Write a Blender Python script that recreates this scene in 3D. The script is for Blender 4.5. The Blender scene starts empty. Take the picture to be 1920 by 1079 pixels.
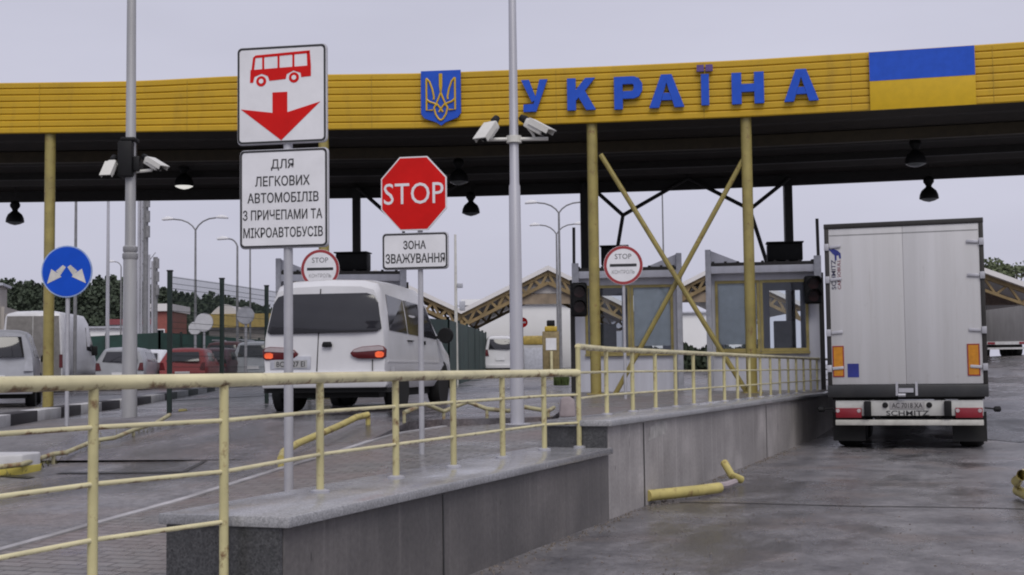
import bpy, bmesh, math, random
import numpy as np
from math import sin, cos, pi, radians as R, exp
random.seed(7)
S = bpy.context.scene
COL = S.collection

# ------------------------------------------------------------------ camera, sky, sun, exposure
YAW, PITCH, ROLL = R(20.2012), R(3.5106), R(-0.7)
EYE = 1.43
FPX, CX, CY = 2507.0, 960.0, 539.5
cam = bpy.data.cameras.new('camera')
cam.lens = 36 * FPX / 1920; cam.sensor_width = 36
cam.clip_start = 0.05; cam.clip_end = 6000
co = bpy.data.objects.new('camera', cam); COL.objects.link(co)
def _rz(a): return np.array([[cos(a), -sin(a), 0], [sin(a), cos(a), 0], [0, 0, 1]])
def _rx(a): return np.array([[1, 0, 0], [0, cos(a), -sin(a)], [0, sin(a), cos(a)]])
CM = _rz(YAW) @ _rx(pi / 2 + PITCH) @ _rz(ROLL)
from mathutils import Matrix, Vector
m4 = Matrix([list(CM[i]) + [[0, 0, EYE][i]] for i in range(3)] + [[0, 0, 0, 1]])
co.matrix_world = m4
S.camera = co

SUN_EL, SUN_AZ = R(50), R(148)      # high sun behind thin cloud, from behind the viewer
w = bpy.data.worlds.new('World'); S.world = w; w.use_nodes = True
nt = w.node_tree; nt.nodes.clear()
n_out = nt.nodes.new('ShaderNodeOutputWorld'); n_bg = nt.nodes.new('ShaderNodeBackground')
sky = nt.nodes.new('ShaderNodeTexSky'); sky.sky_type = 'NISHITA'; sky.sun_disc = False
sky.sun_elevation = SUN_EL; sky.sun_rotation = SUN_AZ; sky.dust_density = 4; sky.air_density = 1
bw = nt.nodes.new('ShaderNodeHueSaturation'); bw.inputs['Saturation'].default_value = 0.25
mixs = nt.nodes.new('ShaderNodeMix'); mixs.data_type = 'RGBA'; mixs.inputs[0].default_value = 0.86
tc = nt.nodes.new('ShaderNodeTexCoord'); mp = nt.nodes.new('ShaderNodeMapping'); mp.inputs['Scale'].default_value = (1, 1, 3.5)
nz = nt.nodes.new('ShaderNodeTexNoise'); nz.inputs['Scale'].default_value = 1.7; nz.inputs['Detail'].default_value = 5
rp = nt.nodes.new('ShaderNodeValToRGB')
rp.color_ramp.elements[0].position = .3; rp.color_ramp.elements[0].color = (5.2, 5.2, 6.35, 1)
rp.color_ramp.elements[1].position = .72; rp.color_ramp.elements[1].color = (6.5, 6.5, 7.85, 1)
nt.links.new(tc.outputs['Generated'], mp.inputs[0]); nt.links.new(mp.outputs[0], nz.inputs[0]); nt.links.new(nz.outputs[0], rp.inputs[0])
nt.links.new(sky.outputs[0], bw.inputs['Color']); nt.links.new(bw.outputs[0], mixs.inputs[6]); nt.links.new(rp.outputs[0], mixs.inputs[7])
nt.links.new(mixs.outputs[2], n_bg.inputs[0]); n_bg.inputs[1].default_value = 0.1
nt.links.new(n_bg.outputs[0], n_out.inputs[0])
sl = bpy.data.lights.new('sun', 'SUN'); sl.energy = 1.6; sl.angle = R(35); sl.color = (1, .96, .9)
so = bpy.data.objects.new('sun', sl); COL.objects.link(so)
so.rotation_euler = (pi / 2 - SUN_EL, 0, -SUN_AZ + pi)
S.view_settings.view_transform = 'Standard'; S.view_settings.look = 'None'
S.view_settings.exposure = 0; S.view_settings.gamma = 1
S.cycles.use_denoising = True; S.cycles.pixel_filter_type = 'BLACKMAN_HARRIS'; S.cycles.filter_width = 2.0
S.cycles.max_bounces = 8; S.cycles.transparent_max_bounces = 16

# ------------------------------------------------------------------ placing: a point of the photo at a known height or distance
def hit(u, v, z=None, D=None, x=None, y=None):
    d = CM @ np.array([(u - CX) / FPX, -(v - CY) / FPX, -1.0])
    if z is not None: t = (z - EYE) / d[2]
    elif x is not None: t = x / d[0]
    elif y is not None: t = y / d[1]
    else: t = D
    return (d[0] * t, d[1] * t, EYE + d[2] * t)
def hor(u): return 682 + .0122 * (1886 - u)
def spot(u, D, z=0.0):
    p = hit(u, hor(u), D=D); return (p[0], p[1], z)
def zat(u, v, D):            # height of the point seen at v on the upright line standing at spot(u, D)
    p = spot(u, D); c = CM.T @ np.array([p[0], p[1], 0.0]); k = CM.T @ np.array([0, 0, 1.0]); w_ = (CY - v) / FPX
    return EYE - (c[1] + w_ * c[2]) / (k[1] + w_ * k[2])
def depth(x, y): return -x * sin(YAW) + y * cos(YAW)
VR = YAW                     # rotation of things that stand square to the view

# ------------------------------------------------------------------ mesh helpers
class MB:
    def __init__(s): s.v = []; s.f = []
    def add(s, vs, fs):
        o = len(s.v); s.v += [tuple(map(float, p)) for p in vs]; s.f += [[i + o for i in f] for f in fs]; return s
    def box(s, c, d, rz=0, rx=0, ry=0):
        hx, hy, hz = d[0] / 2, d[1] / 2, d[2] / 2
        M = Matrix.Rotation(rz, 3, 'Z') @ Matrix.Rotation(ry, 3, 'Y') @ Matrix.Rotation(rx, 3, 'X')
        vs = [M @ Vector((sx * hx, sy * hy, sz * hz)) + Vector(c) for sx in (-1, 1) for sy in (-1, 1) for sz in (-1, 1)]
        return s.add(vs, [[0, 1, 3, 2], [4, 6, 7, 5], [0, 4, 5, 1], [2, 3, 7, 6], [0, 2, 6, 4], [1, 5, 7, 3]])
    def span(s, a, b): 
        return s.box([(a[i] + b[i]) / 2 for i in range(3)], [abs(b[i] - a[i]) for i in range(3)])
    def tube(s, pts, r, n=10, cap=True):
        P = [Vector(p) for p in pts]; rr = r if isinstance(r, (list, tuple)) else [r] * len(P)
        vs = []; up = None
        for i, p in enumerate(P):
            t = (P[min(i + 1, len(P) - 1)] - P[max(i - 1, 0)]).normalized()
            if up is None:
                up = Vector((0, 0, 1)) if abs(t.z) < .9 else Vector((0, 1, 0))
            a = t.cross(up).normalized(); b = a.cross(t).normalized(); up = b
            for k in range(n):
                q = 2 * pi * k / n; vs.append(p + (a * cos(q) + b * sin(q)) * rr[i])
        fs = []
        for i in range(len(P) - 1):
            for k in range(n):
                fs.append([i * n + k, i * n + (k + 1) % n, (i + 1) * n + (k + 1) % n, (i + 1) * n + k])
        if cap: fs += [list(range(n))[::-1], [(len(P) - 1) * n + k for k in range(n)]]
        return s.add(vs, fs)
    def bar(s, a, b, w, h):
        a, b = Vector(a), Vector(b); t = b - a; L = t.length; t.normalize()
        u = Vector((0, 0, 1)) if abs(t.z) < .95 else Vector((0, 1, 0))
        x = t.cross(u).normalized() * (w / 2); y = x.cross(t).normalized() * (h / 2)
        vs = [p + i * x + j * y for p in (a, b) for i, j in ((-1, -1), (1, -1), (1, 1), (-1, 1))]
        return s.add(vs, [[3, 2, 1, 0], [4, 5, 6, 7], [0, 1, 5, 4], [1, 2, 6, 5], [2, 3, 7, 6], [3, 0, 4, 7]])
    def prism(s, poly, axis, a, b):
        n = len(poly)
        mk = {'y': lambda p, t: (p[0], t, p[1]), 'x': lambda p, t: (t, p[0], p[1]), 'z': lambda p, t: (p[0], p[1], t)}[axis]
        vs = [mk(p, a) for p in poly] + [mk(p, b) for p in poly]
        return s.add(vs, [list(range(n)), list(range(n, 2 * n))[::-1]] + [[i, i + n, (i + 1) % n + n, (i + 1) % n] for i in range(n)])
    def lathe(s, prof, c, n=20, axis='z'):
        vs = []
        for r, h in prof:
            for k in range(n):
                q = 2 * pi * k / n; a, b = r * cos(q), r * sin(q)
                vs.append({'z': (c[0] + a, c[1] + b, c[2] + h), 'y': (c[0] + a, c[1] + h, c[2] + b), 'x': (c[0] + h, c[1] + a, c[2] + b)}[axis])
        fs = [[i * n + k, i * n + (k + 1) % n, (i + 1) * n + (k + 1) % n, (i + 1) * n + k] for i in range(len(prof) - 1) for k in range(n)]
        fs += [list(range(n))[::-1], [(len(prof) - 1) * n + k for k in range(n)]]
        return s.add(vs, fs)
    def face(s, *pts): return s.add(pts, [list(range(len(pts)))])
    def build(s, name, mat, parent=None, smooth=False, bevel=0, loc=None, seg=2):
        me = bpy.data.meshes.new(name)
        me.from_pydata(s.v, [], s.f)
        bm = bmesh.new(); bm.from_mesh(me)
        bmesh.ops.remove_doubles(bm, verts=bm.verts, dist=1e-5)
        bmesh.ops.recalc_face_normals(bm, faces=bm.faces)
        if bevel:
            es = [e for e in bm.edges if len(e.link_faces) == 2 and e.calc_face_angle(0) > .6]
            bmesh.ops.bevel(bm, geom=es, offset=bevel, segments=seg, affect='EDGES', clamp_overlap=True, profile=.5)
        bm.to_mesh(me); bm.free()
        if smooth or bevel:
            for p in me.polygons: p.use_smooth = True
            me.set_sharp_from_angle(angle=R(38))
        me.materials.append(mat)
        o = bpy.data.objects.new(name, me); COL.objects.link(o)
        if parent: o.parent = parent
        if loc: o.location = loc
        return o
def thing(name, label, cat, loc=(0, 0, 0), rz=0, group=None):
    o = bpy.data.objects.new(name, None); COL.objects.link(o)
    o.location = loc; o.rotation_euler = (0, 0, rz); o.empty_display_size = .2
    o['label'] = label; o['category'] = cat
    if group: o['group'] = group
    return o
def tag(o, label, cat, group=None):
    o['label'] = label; o['category'] = cat
    if group: o['group'] = group
    return o
def struct(o): o['kind'] = 'structure'; return o
def dup(root, loc, rz, label):
    r = root.copy(); COL.objects.link(r); r.location = loc; r.rotation_euler = (0, 0, rz); r['label'] = label
    for ch in list(root.children):
        c = ch.copy(); COL.objects.link(c); c.parent = r
        for g in list(ch.children):
            d = g.copy(); COL.objects.link(d); d.parent = c
    return r
def text(body, mat, parent, w=None, h=None, c=(0, 0, 0), name='lettering', bold=0.0, ext=.004, rot=0, spacing=1.0):
    """lettering facing -y, centred on c, fitted to width and height"""
    cu = bpy.data.curves.new('t', 'FONT'); cu.body = body; cu.size = 1; cu.offset = bold; cu.space_character = spacing
    cu.extrude = 0.0; cu.resolution_u = 3
    ob = bpy.data.objects.new('t', cu); COL.objects.link(ob)
    bpy.context.view_layer.update()
    me = bpy.data.meshes.new_from_object(ob.evaluated_get(bpy.context.evaluated_depsgraph_get()))
    bpy.data.objects.remove(ob); bpy.data.curves.remove(cu)
    vs = np.array([v.co[:2] for v in me.vertices]); lo, hi = vs.min(0), vs.max(0)
    sx = w / (hi[0] - lo[0]) if w else None; sy = h / (hi[1] - lo[1]) if h else sx
    sx = sx or sy; mid = (lo + hi) / 2
    bm = bmesh.new(); bm.from_mesh(me)
    for v in bm.verts:
        a, b = (v.co.x - mid[0]) * sx, (v.co.y - mid[1]) * sy
        a, b = a * cos(rot) - b * sin(rot), a * sin(rot) + b * cos(rot)
        v.co = (c[0] + a, c[1], c[2] + b)
    r = bmesh.ops.extrude_face_region(bm, geom=list(bm.faces))
    for g in r['geom']:
        if isinstance(g, bmesh.types.BMVert): g.co.y -= ext
    bmesh.ops.recalc_face_normals(bm, faces=bm.faces)
    bm.to_mesh(me); bm.free(); me.materials.clear(); me.materials.append(mat); me.name = name
    o = bpy.data.objects.new(name, me); COL.objects.link(o); o.parent = parent
    return o

# ------------------------------------------------------------------ materials
def new_mat(name):
    m = bpy.data.materials.new(name); m.use_nodes = True; t = m.node_tree
    return m, t, t.nodes['Principled BSDF']
def noise(t, scale, detail=4, vec=None, rough=.55):
    n = t.nodes.new('ShaderNodeTexNoise'); n.inputs['Scale'].default_value = scale; n.inputs['Detail'].default_value = detail
    n.inputs['Roughness'].default_value = rough
    if vec is not None: t.links.new(vec, n.inputs['Vector'])
    return n.outputs[0]
def objco(t, sc=(1, 1, 1)):
    c = t.nodes.new('ShaderNodeTexCoord'); m = t.nodes.new('ShaderNodeMapping'); m.inputs['Scale'].default_value = sc
    t.links.new(c.outputs['Object'], m.inputs[0]); return m.outputs[0]
def ramp(t, fac, stops):
    r = t.nodes.new('ShaderNodeValToRGB'); e = r.color_ramp.elements
    while len(e) < len(stops): e.new(.5)
    for i, (p, c) in enumerate(stops):
        e[i].position = p; e[i].color = (c, c, c, 1) if not isinstance(c, (tuple, list)) else (*c, 1)
    t.links.new(fac, r.inputs[0]); return r.outputs[0]
def mixc(t, fac, a, b, mode='MIX'):
    n = t.nodes.new('ShaderNodeMix'); n.data_type = 'RGBA'; n.blend_type = mode
    if isinstance(fac, (int, float)): n.inputs[0].default_value = fac
    else: t.links.new(fac, n.inputs[0])
    for i, q in ((6, a), (7, b)):
        if isinstance(q, (tuple, list)): n.inputs[i].default_value = (*q, 1)
        else: t.links.new(q, n.inputs[i])
    return n.outputs[2]
def bump(t, b, h, strength=.3, dist=.01):
    n = t.nodes.new('ShaderNodeBump'); n.inputs['Strength'].default_value = strength; n.inputs['Distance'].default_value = dist
    t.links.new(h, n.inputs['Height']); t.links.new(n.outputs[0], b.inputs['Normal'])
def plain(name, col, rough=.5, metal=0, var=.18, scale=6, dirt=0.0, emit=None, spec=.5, streak=False):
    m, t, b = new_mat(name)
    v = objco(t, (1, 1, .12) if streak else (1, 1, 1))
    f = noise(t, scale, 5, v)
    lo = tuple(max(0, c * (1 - var)) for c in col); hi = tuple(min(1, c * (1 + var)) for c in col)
    c = ramp(t, f, [(.3, lo), (.7, hi)])
    if dirt:
        g = ramp(t, noise(t, scale * .35, 6, v), [(.45, 0.0), (.75, dirt)])
        c = mixc(t, g, c, (.06, .05, .04))
    t.links.new(c, b.inputs['Base Color'])
    b.inputs['Roughness'].default_value = rough; b.inputs['Metallic'].default_value = metal
    b.inputs['Specular IOR Level'].default_value = spec
    if emit: b.inputs['Emission Color'].default_value = (*col, 1); b.inputs['Emission Strength'].default_value = emit
    return m
def rusty(name, col, amount=.5, rough=.45, under=0.0):
    m, t, b = new_mat(name); v = objco(t)
    base = ramp(t, noise(t, 3, 4, v), [(.3, tuple(c * .8 for c in col)), (.7, tuple(min(1, c * 1.12) for c in col))])
    n_ = noise(t, 9, 8, v, .7)
    if under:      # rust gathers along the underside, where water hangs
        ge = t.nodes.new('ShaderNodeNewGeometry'); sp = t.nodes.new('ShaderNodeSeparateXYZ'); t.links.new(ge.outputs['Normal'], sp.inputs[0])
        mr = t.nodes.new('ShaderNodeMapRange'); t.links.new(sp.outputs[2], mr.inputs[0])
        mr.inputs[1].default_value = -.9; mr.inputs[2].default_value = .1; mr.inputs[3].default_value = under; mr.inputs[4].default_value = -.05
        ad = t.nodes.new('ShaderNodeMath'); t.links.new(n_, ad.inputs[0]); t.links.new(mr.outputs[0], ad.inputs[1]); n_ = ad.outputs[0]
    k = ramp(t, n_, [(.60 - amount * .1, 0.0), (.70 - amount * .06, 1.0)])
    c = mixc(t, k, base, ramp(t, noise(t, 25, 4, v), [(.35, (.09, .045, .02)), (.65, (.24, .12, .05))]))
    dd = ramp(t, noise(t, 1.4, 6, v), [(.5, 0.0), (.8, .4)])
    c = mixc(t, dd, c, (.16, .13, .07))
    t.links.new(c, b.inputs['Base Color']); b.inputs['Roughness'].default_value = rough
    bump(t, b, noise(t, 40, 4, v), .15, .004)
    return m
def asphalt(name, lo, hi, wet=.5, sc=1.0):
    m, t, b = new_mat(name); v = objco(t); vs = objco(t, (1.0, .42, 1)); vt = objco(t, (1.3, .10, 1))
    big = noise(t, .55 * sc, 7, vs, .62); mid = noise(t, 1.5 * sc, 8, v, .72); fine = noise(t, 60, 3, v); grit = noise(t, 14, 6, v, .75)
    c = mixc(t, ramp(t, mid, [(.36, 0.0), (.64, 1.0)]), lo, hi)
    c = mixc(t, ramp(t, noise(t, .8 * sc, 5, v), [(.52, 0.0), (.66, .55)]), c, (hi[0] * .85, hi[1] * .70, hi[2] * .60))
    c = mixc(t, ramp(t, noise(t, 1.1 * sc, 5, vt), [(.50, 0.0), (.66, .5)]), c, tuple(q * .75 for q in lo))
    c = mixc(t, ramp(t, big, [(.53, 0.0), (.60, .8)]), c, tuple(q * .5 for q in lo))
    c = mixc(t, .75, c, ramp(t, grit, [(.35, .35), (.62, 1.0)]), 'MULTIPLY')
    c = mixc(t, .6, c, ramp(t, fine, [(.35, .3), (.7, 1.0)]), 'MULTIPLY')
    t.links.new(c, b.inputs['Base Color'])
    t.links.new(ramp(t, big, [(.36, .60 - wet * .3), (.50, .42 - wet * .2), (.58, .15), (.66, .08)]), b.inputs['Roughness'])
    b.inputs['Specular IOR Level'].default_value = .5
    k = t.nodes.new('ShaderNodeMath'); k.operation = 'ADD'; t.links.new(fine, k.inputs[0]); t.links.new(grit, k.inputs[1])
    bump(t, b, k.outputs[0], .35, .012)
    return m
M = {}
M['road'] = asphalt('wet_asphalt', (.13, .125, .135), (.36, .345, .36), .6)
M['slab'] = asphalt('platform_asphalt', (.13, .12, .132), (.32, .30, .325), .5)
M['patch'] = asphalt('dark_reflection', (.03, .03, .031), (.055, .053, .053), .3)
M['seam'] = plain('seam_tar', (.02, .02, .02), .35)
def pavers():
    m, t, b = new_mat('pavers'); v = objco(t)
    br = t.nodes.new('ShaderNodeTexBrick'); t.links.new(v, br.inputs['Vector'])
    br.inputs['Scale'].default_value = 1; br.inputs['Brick Width'].default_value = .21; br.inputs['Row Height'].default_value = .105
    br.inputs['Mortar Size'].default_value = .009; br.inputs['Mortar Smooth'].default_value = .3
    br.inputs['Color1'].default_value = (.17, .165, .16, 1); br.inputs['Color2'].default_value = (.25, .24, .235, 1); br.inputs['Mortar'].default_value = (.05, .047, .045, 1)
    c = mixc(t, ramp(t, noise(t, .9, 5, v), [(.4, 0.0), (.7, .6)]), br.outputs[0], (.22, .15, .14))
    c = mixc(t, .5, c, ramp(t, noise(t, 30, 4, v), [(.3, .45), (.7, 1.0)]), 'MULTIPLY')
    t.links.new(c, b.inputs['Base Color']); t.links.new(ramp(t, noise(t, 1.3, 4, v), [(.35, .45), (.65, .22)]), b.inputs['Roughness'])
    inv = t.nodes.new('ShaderNodeMath'); inv.operation = 'SUBTRACT'; inv.inputs[0].default_value = 1; t.links.new(br.outputs['Fac'], inv.inputs[1])
    bump(t, b, inv.outputs[0], .6, .008); return m
M['paver'] = pavers()
def concrete(name, base, dark, k):
    m, t, b = new_mat(name); v = objco(t); vs = objco(t, (1, 1.6, .10)); vp = objco(t, (1, .42, .55))
    c = ramp(t, noise(t, 1.6, 5, v), [(.3, tuple(q * .72 for q in base)), (.7, tuple(q * 1.15 for q in base))])
    c = mixc(t, ramp(t, noise(t, 1.1, 3, vp), [(.40, 0.0), (.58, k)]), c, dark)
    c = mixc(t, ramp(t, noise(t, 3.2, 6, vs, .65), [(.50, 0.0), (.72, k * .8)]), c, dark)
    c = mixc(t, ramp(t, noise(t, 5.5, 5, objco(t, (1, 2, .07))), [(.58, 0.0), (.76, .45)]), c, tuple(min(1, q * 1.7) for q in base))
    c = mixc(t, ramp(t, noise(t, 11, 3, objco(t, (1, 1, .3)), .5), [(.70, 0.0), (.74, .7)]), c, (.035, .033, .032))
    c = mixc(t, .5, c, ramp(t, noise(t, 26, 5, v), [(.3, .55), (.7, 1.0)]), 'MULTIPLY')
    t.links.new(c, b.inputs['Base Color']); b.inputs['Roughness'].default_value = .6
    bump(t, b, noise(t, 18, 6, v), .3, .01); return m
M['concrete'] = concrete('stained_concrete', (.19, .175, .17), (.10, .094, .094), .8)
M['concrete2'] = concrete('plastered_concrete', (.46, .43, .42), (.24, .225, .22), .6)
def granite(name, a, bcol, rough):
    m, t, b = new_mat(name); v = objco(t)
    vo = t.nodes.new('ShaderNodeTexVoronoi'); vo.inputs['Scale'].default_value = 90; t.links.new(v, vo.inputs['Vector'])
    c = mixc(t, vo.outputs['Color'], a, bcol)
    c = mixc(t, .6, c, ramp(t, noise(t, 120, 2, v), [(.35, .45), (.65, 1.0)]), 'MULTIPLY')
    c = mixc(t, ramp(t, noise(t, 1.8, 5, v), [(.45, 0.0), (.7, .5)]), c, tuple(q * .6 for q in a))
    t.links.new(c, b.inputs['Base Color']); t.links.new(ramp(t, noise(t, 3, 4, v), [(.3, rough), (.7, rough * 2)]), b.inputs['Roughness']); return m
M['coping'] = granite('wet_granite', (.26, .26, .27), (.46, .46, .48), .14)
M['granite'] = granite('dark_granite', (.035, .036, .038), (.12, .12, .125), .2)
def corrug():
    m, t, b = new_mat('yellow_cladding'); v = objco(t)
    c = ramp(t, noise(t, .8, 4, objco(t, (1, 1, 3))), [(.3, (.50, .305, .009)), (.7, (.585, .36, .012))])
    c = mixc(t, ramp(t, noise(t, 2.5, 7, objco(t, (1, 1, .25)), .7), [(.52, 0.0), (.8, .5)]), c, (.24, .15, .03))
    t.links.new(c, b.inputs['Base Color']); b.inputs['Roughness'].default_value = .42; return m
M['clad'] = corrug()
M['yel_struct'] = rusty('yellow_steel', (.31, .255, .08), .3)
M['rail'] = rusty('cream_yellow_paint', (.70, .64, .39), .45, .32, .12)
M['post'] = rusty('faded_yellow_paint', (.54, .49, .26), .45, .4)
M['pipe'] = rusty('worn_yellow_pipe', (.52, .44, .15), .55, .5)
M['pipedull'] = rusty('dull_cream_pipe', (.40, .37, .22), .9, .5)
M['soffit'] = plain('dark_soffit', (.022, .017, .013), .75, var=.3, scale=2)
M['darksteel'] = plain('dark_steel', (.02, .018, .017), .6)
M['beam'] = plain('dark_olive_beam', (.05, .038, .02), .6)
M['galv'] = plain('galvanised_steel', (.46, .46, .50), .42, .25, var=.15, scale=3, dirt=.25, streak=True)
M['pole'] = plain('old_grey_pole', (.36, .36, .37), .5, .15, var=.22, scale=4, dirt=.45, streak=True)
M['farpole'] = plain('far_pole_grey', (.20, .20, .21), .55)
M['signgrey'] = plain('sign_post_grey', (.42, .42, .45), .45, .2, var=.1)
M['white'] = plain('sign_white', (.74, .74, .77), .45, var=.05, dirt=.10)
M['black'] = plain('sign_black', (.02, .02, .023), .5)
M['red'] = plain('sign_red', (.60, .010, .009), .45, var=.08, spec=.15)
M['darkred'] = plain('sign_border_red', (.30, .03, .035), .45, var=.1)
M['blue'] = plain('sign_blue', (.008, .075, .52), .45, var=.06, spec=.15)
M['letter'] = plain('letter_blue', (.020, .085, .50), .45, var=.08, spec=.2)
M['letterdot'] = plain('dead_letter_dot', (.09, .05, .20), .4)
M['flagyel'] = plain('flag_yellow', (.60, .38, .006), .4, var=.06)
M['plastic'] = plain('black_plastic', (.009, .009, .010), .6, spec=.25)
M['camwhite'] = plain('camera_white', (.62, .61, .57), .4, var=.08, dirt=.15)
M['booth'] = plain('booth_cladding', (.60, .61, .68), .5, var=.12, scale=3, dirt=.2, streak=True)
M['boothdark'] = plain('booth_trim', (.42, .43, .48), .5)
M['frame'] = plain('yellow_frame', (.38, .31, .11), .5, var=.2, dirt=.3)
M['inside'] = plain('booth_interior', (.09, .09, .09), .8)
M['blind'] = plain('grey_blind', (.62, .65, .68), .6, var=.1)
def glass(name, tint, op, rough=.03):
    m, t, b = new_mat(name); o = t.nodes['Material Output']
    tr = t.nodes.new('ShaderNodeBsdfTransparent'); tr.inputs[0].default_value = (*tint, 1)
    gl = t.nodes.new('ShaderNodeBsdfGlossy'); gl.inputs['Roughness'].default_value = rough; gl.inputs[0].default_value = (.9, .9, .95, 1)
    fr = t.nodes.new('ShaderNodeFresnel'); fr.inputs[0].default_value = op
    mx = t.nodes.new('ShaderNodeMixShader'); t.links.new(fr.outputs[0], mx.inputs[0]); t.links.new(tr.outputs[0], mx.inputs[1]); t.links.new(gl.outputs[0], mx.inputs[2])
    t.links.new(mx.outputs[0], o.inputs[0]); return m
M['glass'] = glass('booth_glass', (.88, .91, .92), 1.45)
M['carglass'] = plain('dark_car_glass', (.016, .016, .02), .06, spec=.7, var=.1)
M['tyre'] = plain('tyre_rubber', (.014, .014, .014), .8)
M['rim'] = plain('wheel_rim', (.30, .30, .31), .4, .6)
M['vanwhite'] = plain('white_car_paint', (.62, .62, .64), .22, var=.05, scale=2, dirt=.12)
M['vanside'] = plain('plain_white_paint', (.60, .60, .62), .3, var=.05, dirt=.1)
M['under'] = plain('underbody', (.012, .012, .012), .8)
M['tail'] = plain('tail_lamp_red', (.10, .009, .011), .2)
M['tailclear'] = plain('tail_lamp_clear', (.42, .36, .37), .2)
M['taillit'] = plain('lit_tail_lamp', (.72, .10, .03), .3, emit=.5, var=.45, scale=14)
M['lamp_lit'] = plain('lit_lamp', (1.0, .98, .92), .4, emit=.65)
M['lampglass'] = plain('lamp_glass', (.16, .17, .17), .25)
def box_panel():
    m, t, b = new_mat('box_body_white'); v = objco(t); vs = objco(t, (1.6, 1, .04))
    c = ramp(t, noise(t, 2.2, 5, vs), [(.3, (.45, .445, .45)), (.7, (.54, .535, .55))])
    c = mixc(t, ramp(t, noise(t, 5, 7, objco(t, (2, 1, .12)), .7), [(.55, 0.0), (.8, .4)]), c, (.30, .28, .25))
    c = mixc(t, ramp(t, noise(t, 7, 7, v, .7), [(.62, 0.0), (.8, .35)]), c, (.22, .2, .18))
    t.links.new(c, b.inputs['Base Color']); b.inputs['Roughness'].default_value = .4; return m
M['boxpanel'] = box_panel()
M['orange'] = plain('orange_reflector', (.50, .20, .008), .4, var=.15, scale=15)
M['redlight'] = plain('red_reflector', (.22, .015, .025), .25, var=.1)
M['bluestick'] = plain('blue_sticker', (.018, .028, .20), .4)
M['green_fence'] = plain('green_fence_paint', (.008, .020, .016), .5)
M['screen'] = plain('green_screen_sheet', (.010, .040, .032), .6, var=.35, scale=1.2)
M['foliage'] = plain('pine_foliage', (.040, .056, .034), .8, var=.55, scale=.9)
M['foliage2'] = plain('leaf_foliage', (.085, .105, .05), .7, var=.55, scale=1.2)
M['bark'] = plain('bark', (.10, .075, .055), .85)
M['grass'] = plain('grass', (.07, .10, .025), .8, var=.4, scale=8)
M['kerbw'] = plain('kerb_white', (.55, .55, .56), .6, var=.1, dirt=.3)
M['kerbk'] = plain('kerb_black', (.022, .02, .024), .6, var=.2)
M['kerby'] = plain('kerb_yellow', (.50, .42, .08), .6, var=.1, dirt=.3)
M['membrane'] = plain('white_roof_sheet', (.66, .64, .64), .6, var=.06, scale=.5)
M['truss'] = plain('ochre_truss', (.22, .155, .07), .6, var=.35, scale=1.5)
M['bldg'] = plain('pale_wall', (.40, .37, .34), .7, var=.1, scale=.6, dirt=.2)
M['bldwhite'] = plain('white_wall', (.80, .80, .81), .7, var=.06, scale=.3)
M['bldred'] = plain('red_wall', (.26, .075, .06), .6)
M['bldyel'] = plain('yellow_band', (.42, .31, .09), .5)
M['roofred'] = plain('red_roof_sheet', (.22, .05, .06), .6)
M['winglass'] = plain('window_dark', (.03, .035, .04), .1)
M['barrier'] = plain('barrier_yellow', (.48, .33, .04), .5)
M['greyblock'] = plain('pinkish_concrete', (.33, .28, .29), .7, var=.2)

# ------------------------------------------------------------------ ground
def pav(y): return min(.88, max(0, .33 + (y - 6.2) * .055))
def sstep(a): a = min(1, max(0, a)); return a * a * (3 - 2 * a)
def zl(x, y):
    D = depth(x, y); z = min(.71, max(0, pav(y) - .05))
    if D > 30: z += .0105 * (min(D, 112) - 30)
    return z
def zr(x, y): return 0 if y < 27 else .0335 * (min(y, 92) - 27)
def gz(x, y):
    wd = .2 + max(0, min(1, (y - 44) / 40)) * 24
    t = sstep((x + 3.75) / wd + .5)
    return zl(x, y) * (1 - t) + zr(x, y) * t
xs = [-2500, -900, -400, -200, -140, -110, -90, -75, -62, -52, -44, -38, -33, -29, -26, -23, -20, -18, -16, -14, -12, -10, -8.5, -7, -6, -5, -4.2, -3.85, -3.65, -3.3, -2, 0, 2, 4, 6, 9, 12, 16, 22, 30, 45, 70, 120, 300, 900, 2500]
ys = [-60, -20, -5, 0, 1, 2, 3, 4, 5, 6, 7, 8, 9, 10, 11, 12, 13, 14, 15, 16, 18, 20, 22, 24, 26, 27, 28, 30, 32, 34, 36, 38, 40, 42, 44, 47, 50, 54, 58, 62, 67, 72, 78, 84, 90, 92, 97, 104, 112, 125, 145, 180, 260, 500, 1200, 3000]
g = MB(); nx = len(xs)
g.add([(x, y, gz(x, y)) for y in ys for x in xs], [[j * nx + i, j * nx + i + 1, (j + 1) * nx + i + 1, (j + 1) * nx + i] for j in range(len(ys) - 1) for i in range(nx - 1)])
struct(g.build('ground', M['road']))
# joint across the right-hand carriageway
j = MB()
for k in range(14):
    x0, x1 = -3.3 + k * .62, -3.3 + (k + 1) * .62
    y0 = 14.0 + .05 * sin(k * 1.7) + .02 * k; y1 = 14.0 + .05 * sin((k + 1) * 1.7) + .02 * (k + 1)
    j.face((x0, y0, .004), (x1, y1, .004), (x1, y1 + .07, .004), (x0, y0 + .07, .004))
struct(j.build('road_joint', M['seam']))
def ground_hit(u, v, f=None, dz=0.0):
    f = f or gz; d = CM @ np.array([(u - CX) / FPX, -(v - CY) / FPX, -1.0]); t = 4.0
    while t < 160 and EYE + d[2] * t > f(d[0] * t, d[1] * t) + dz: t += .05
    return (d[0] * t, d[1] * t, f(d[0] * t, d[1] * t) + dz)
pt = MB(); c0 = ground_hit(1925, 800); pp = []  # dark sheet painting in a dark reflection on the wet road
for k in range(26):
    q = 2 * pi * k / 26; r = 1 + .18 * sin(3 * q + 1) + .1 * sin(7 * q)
    pp.append((c0[0] + 1.3 * r * cos(q), c0[1] + 3.6 * r * sin(q)))
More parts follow.
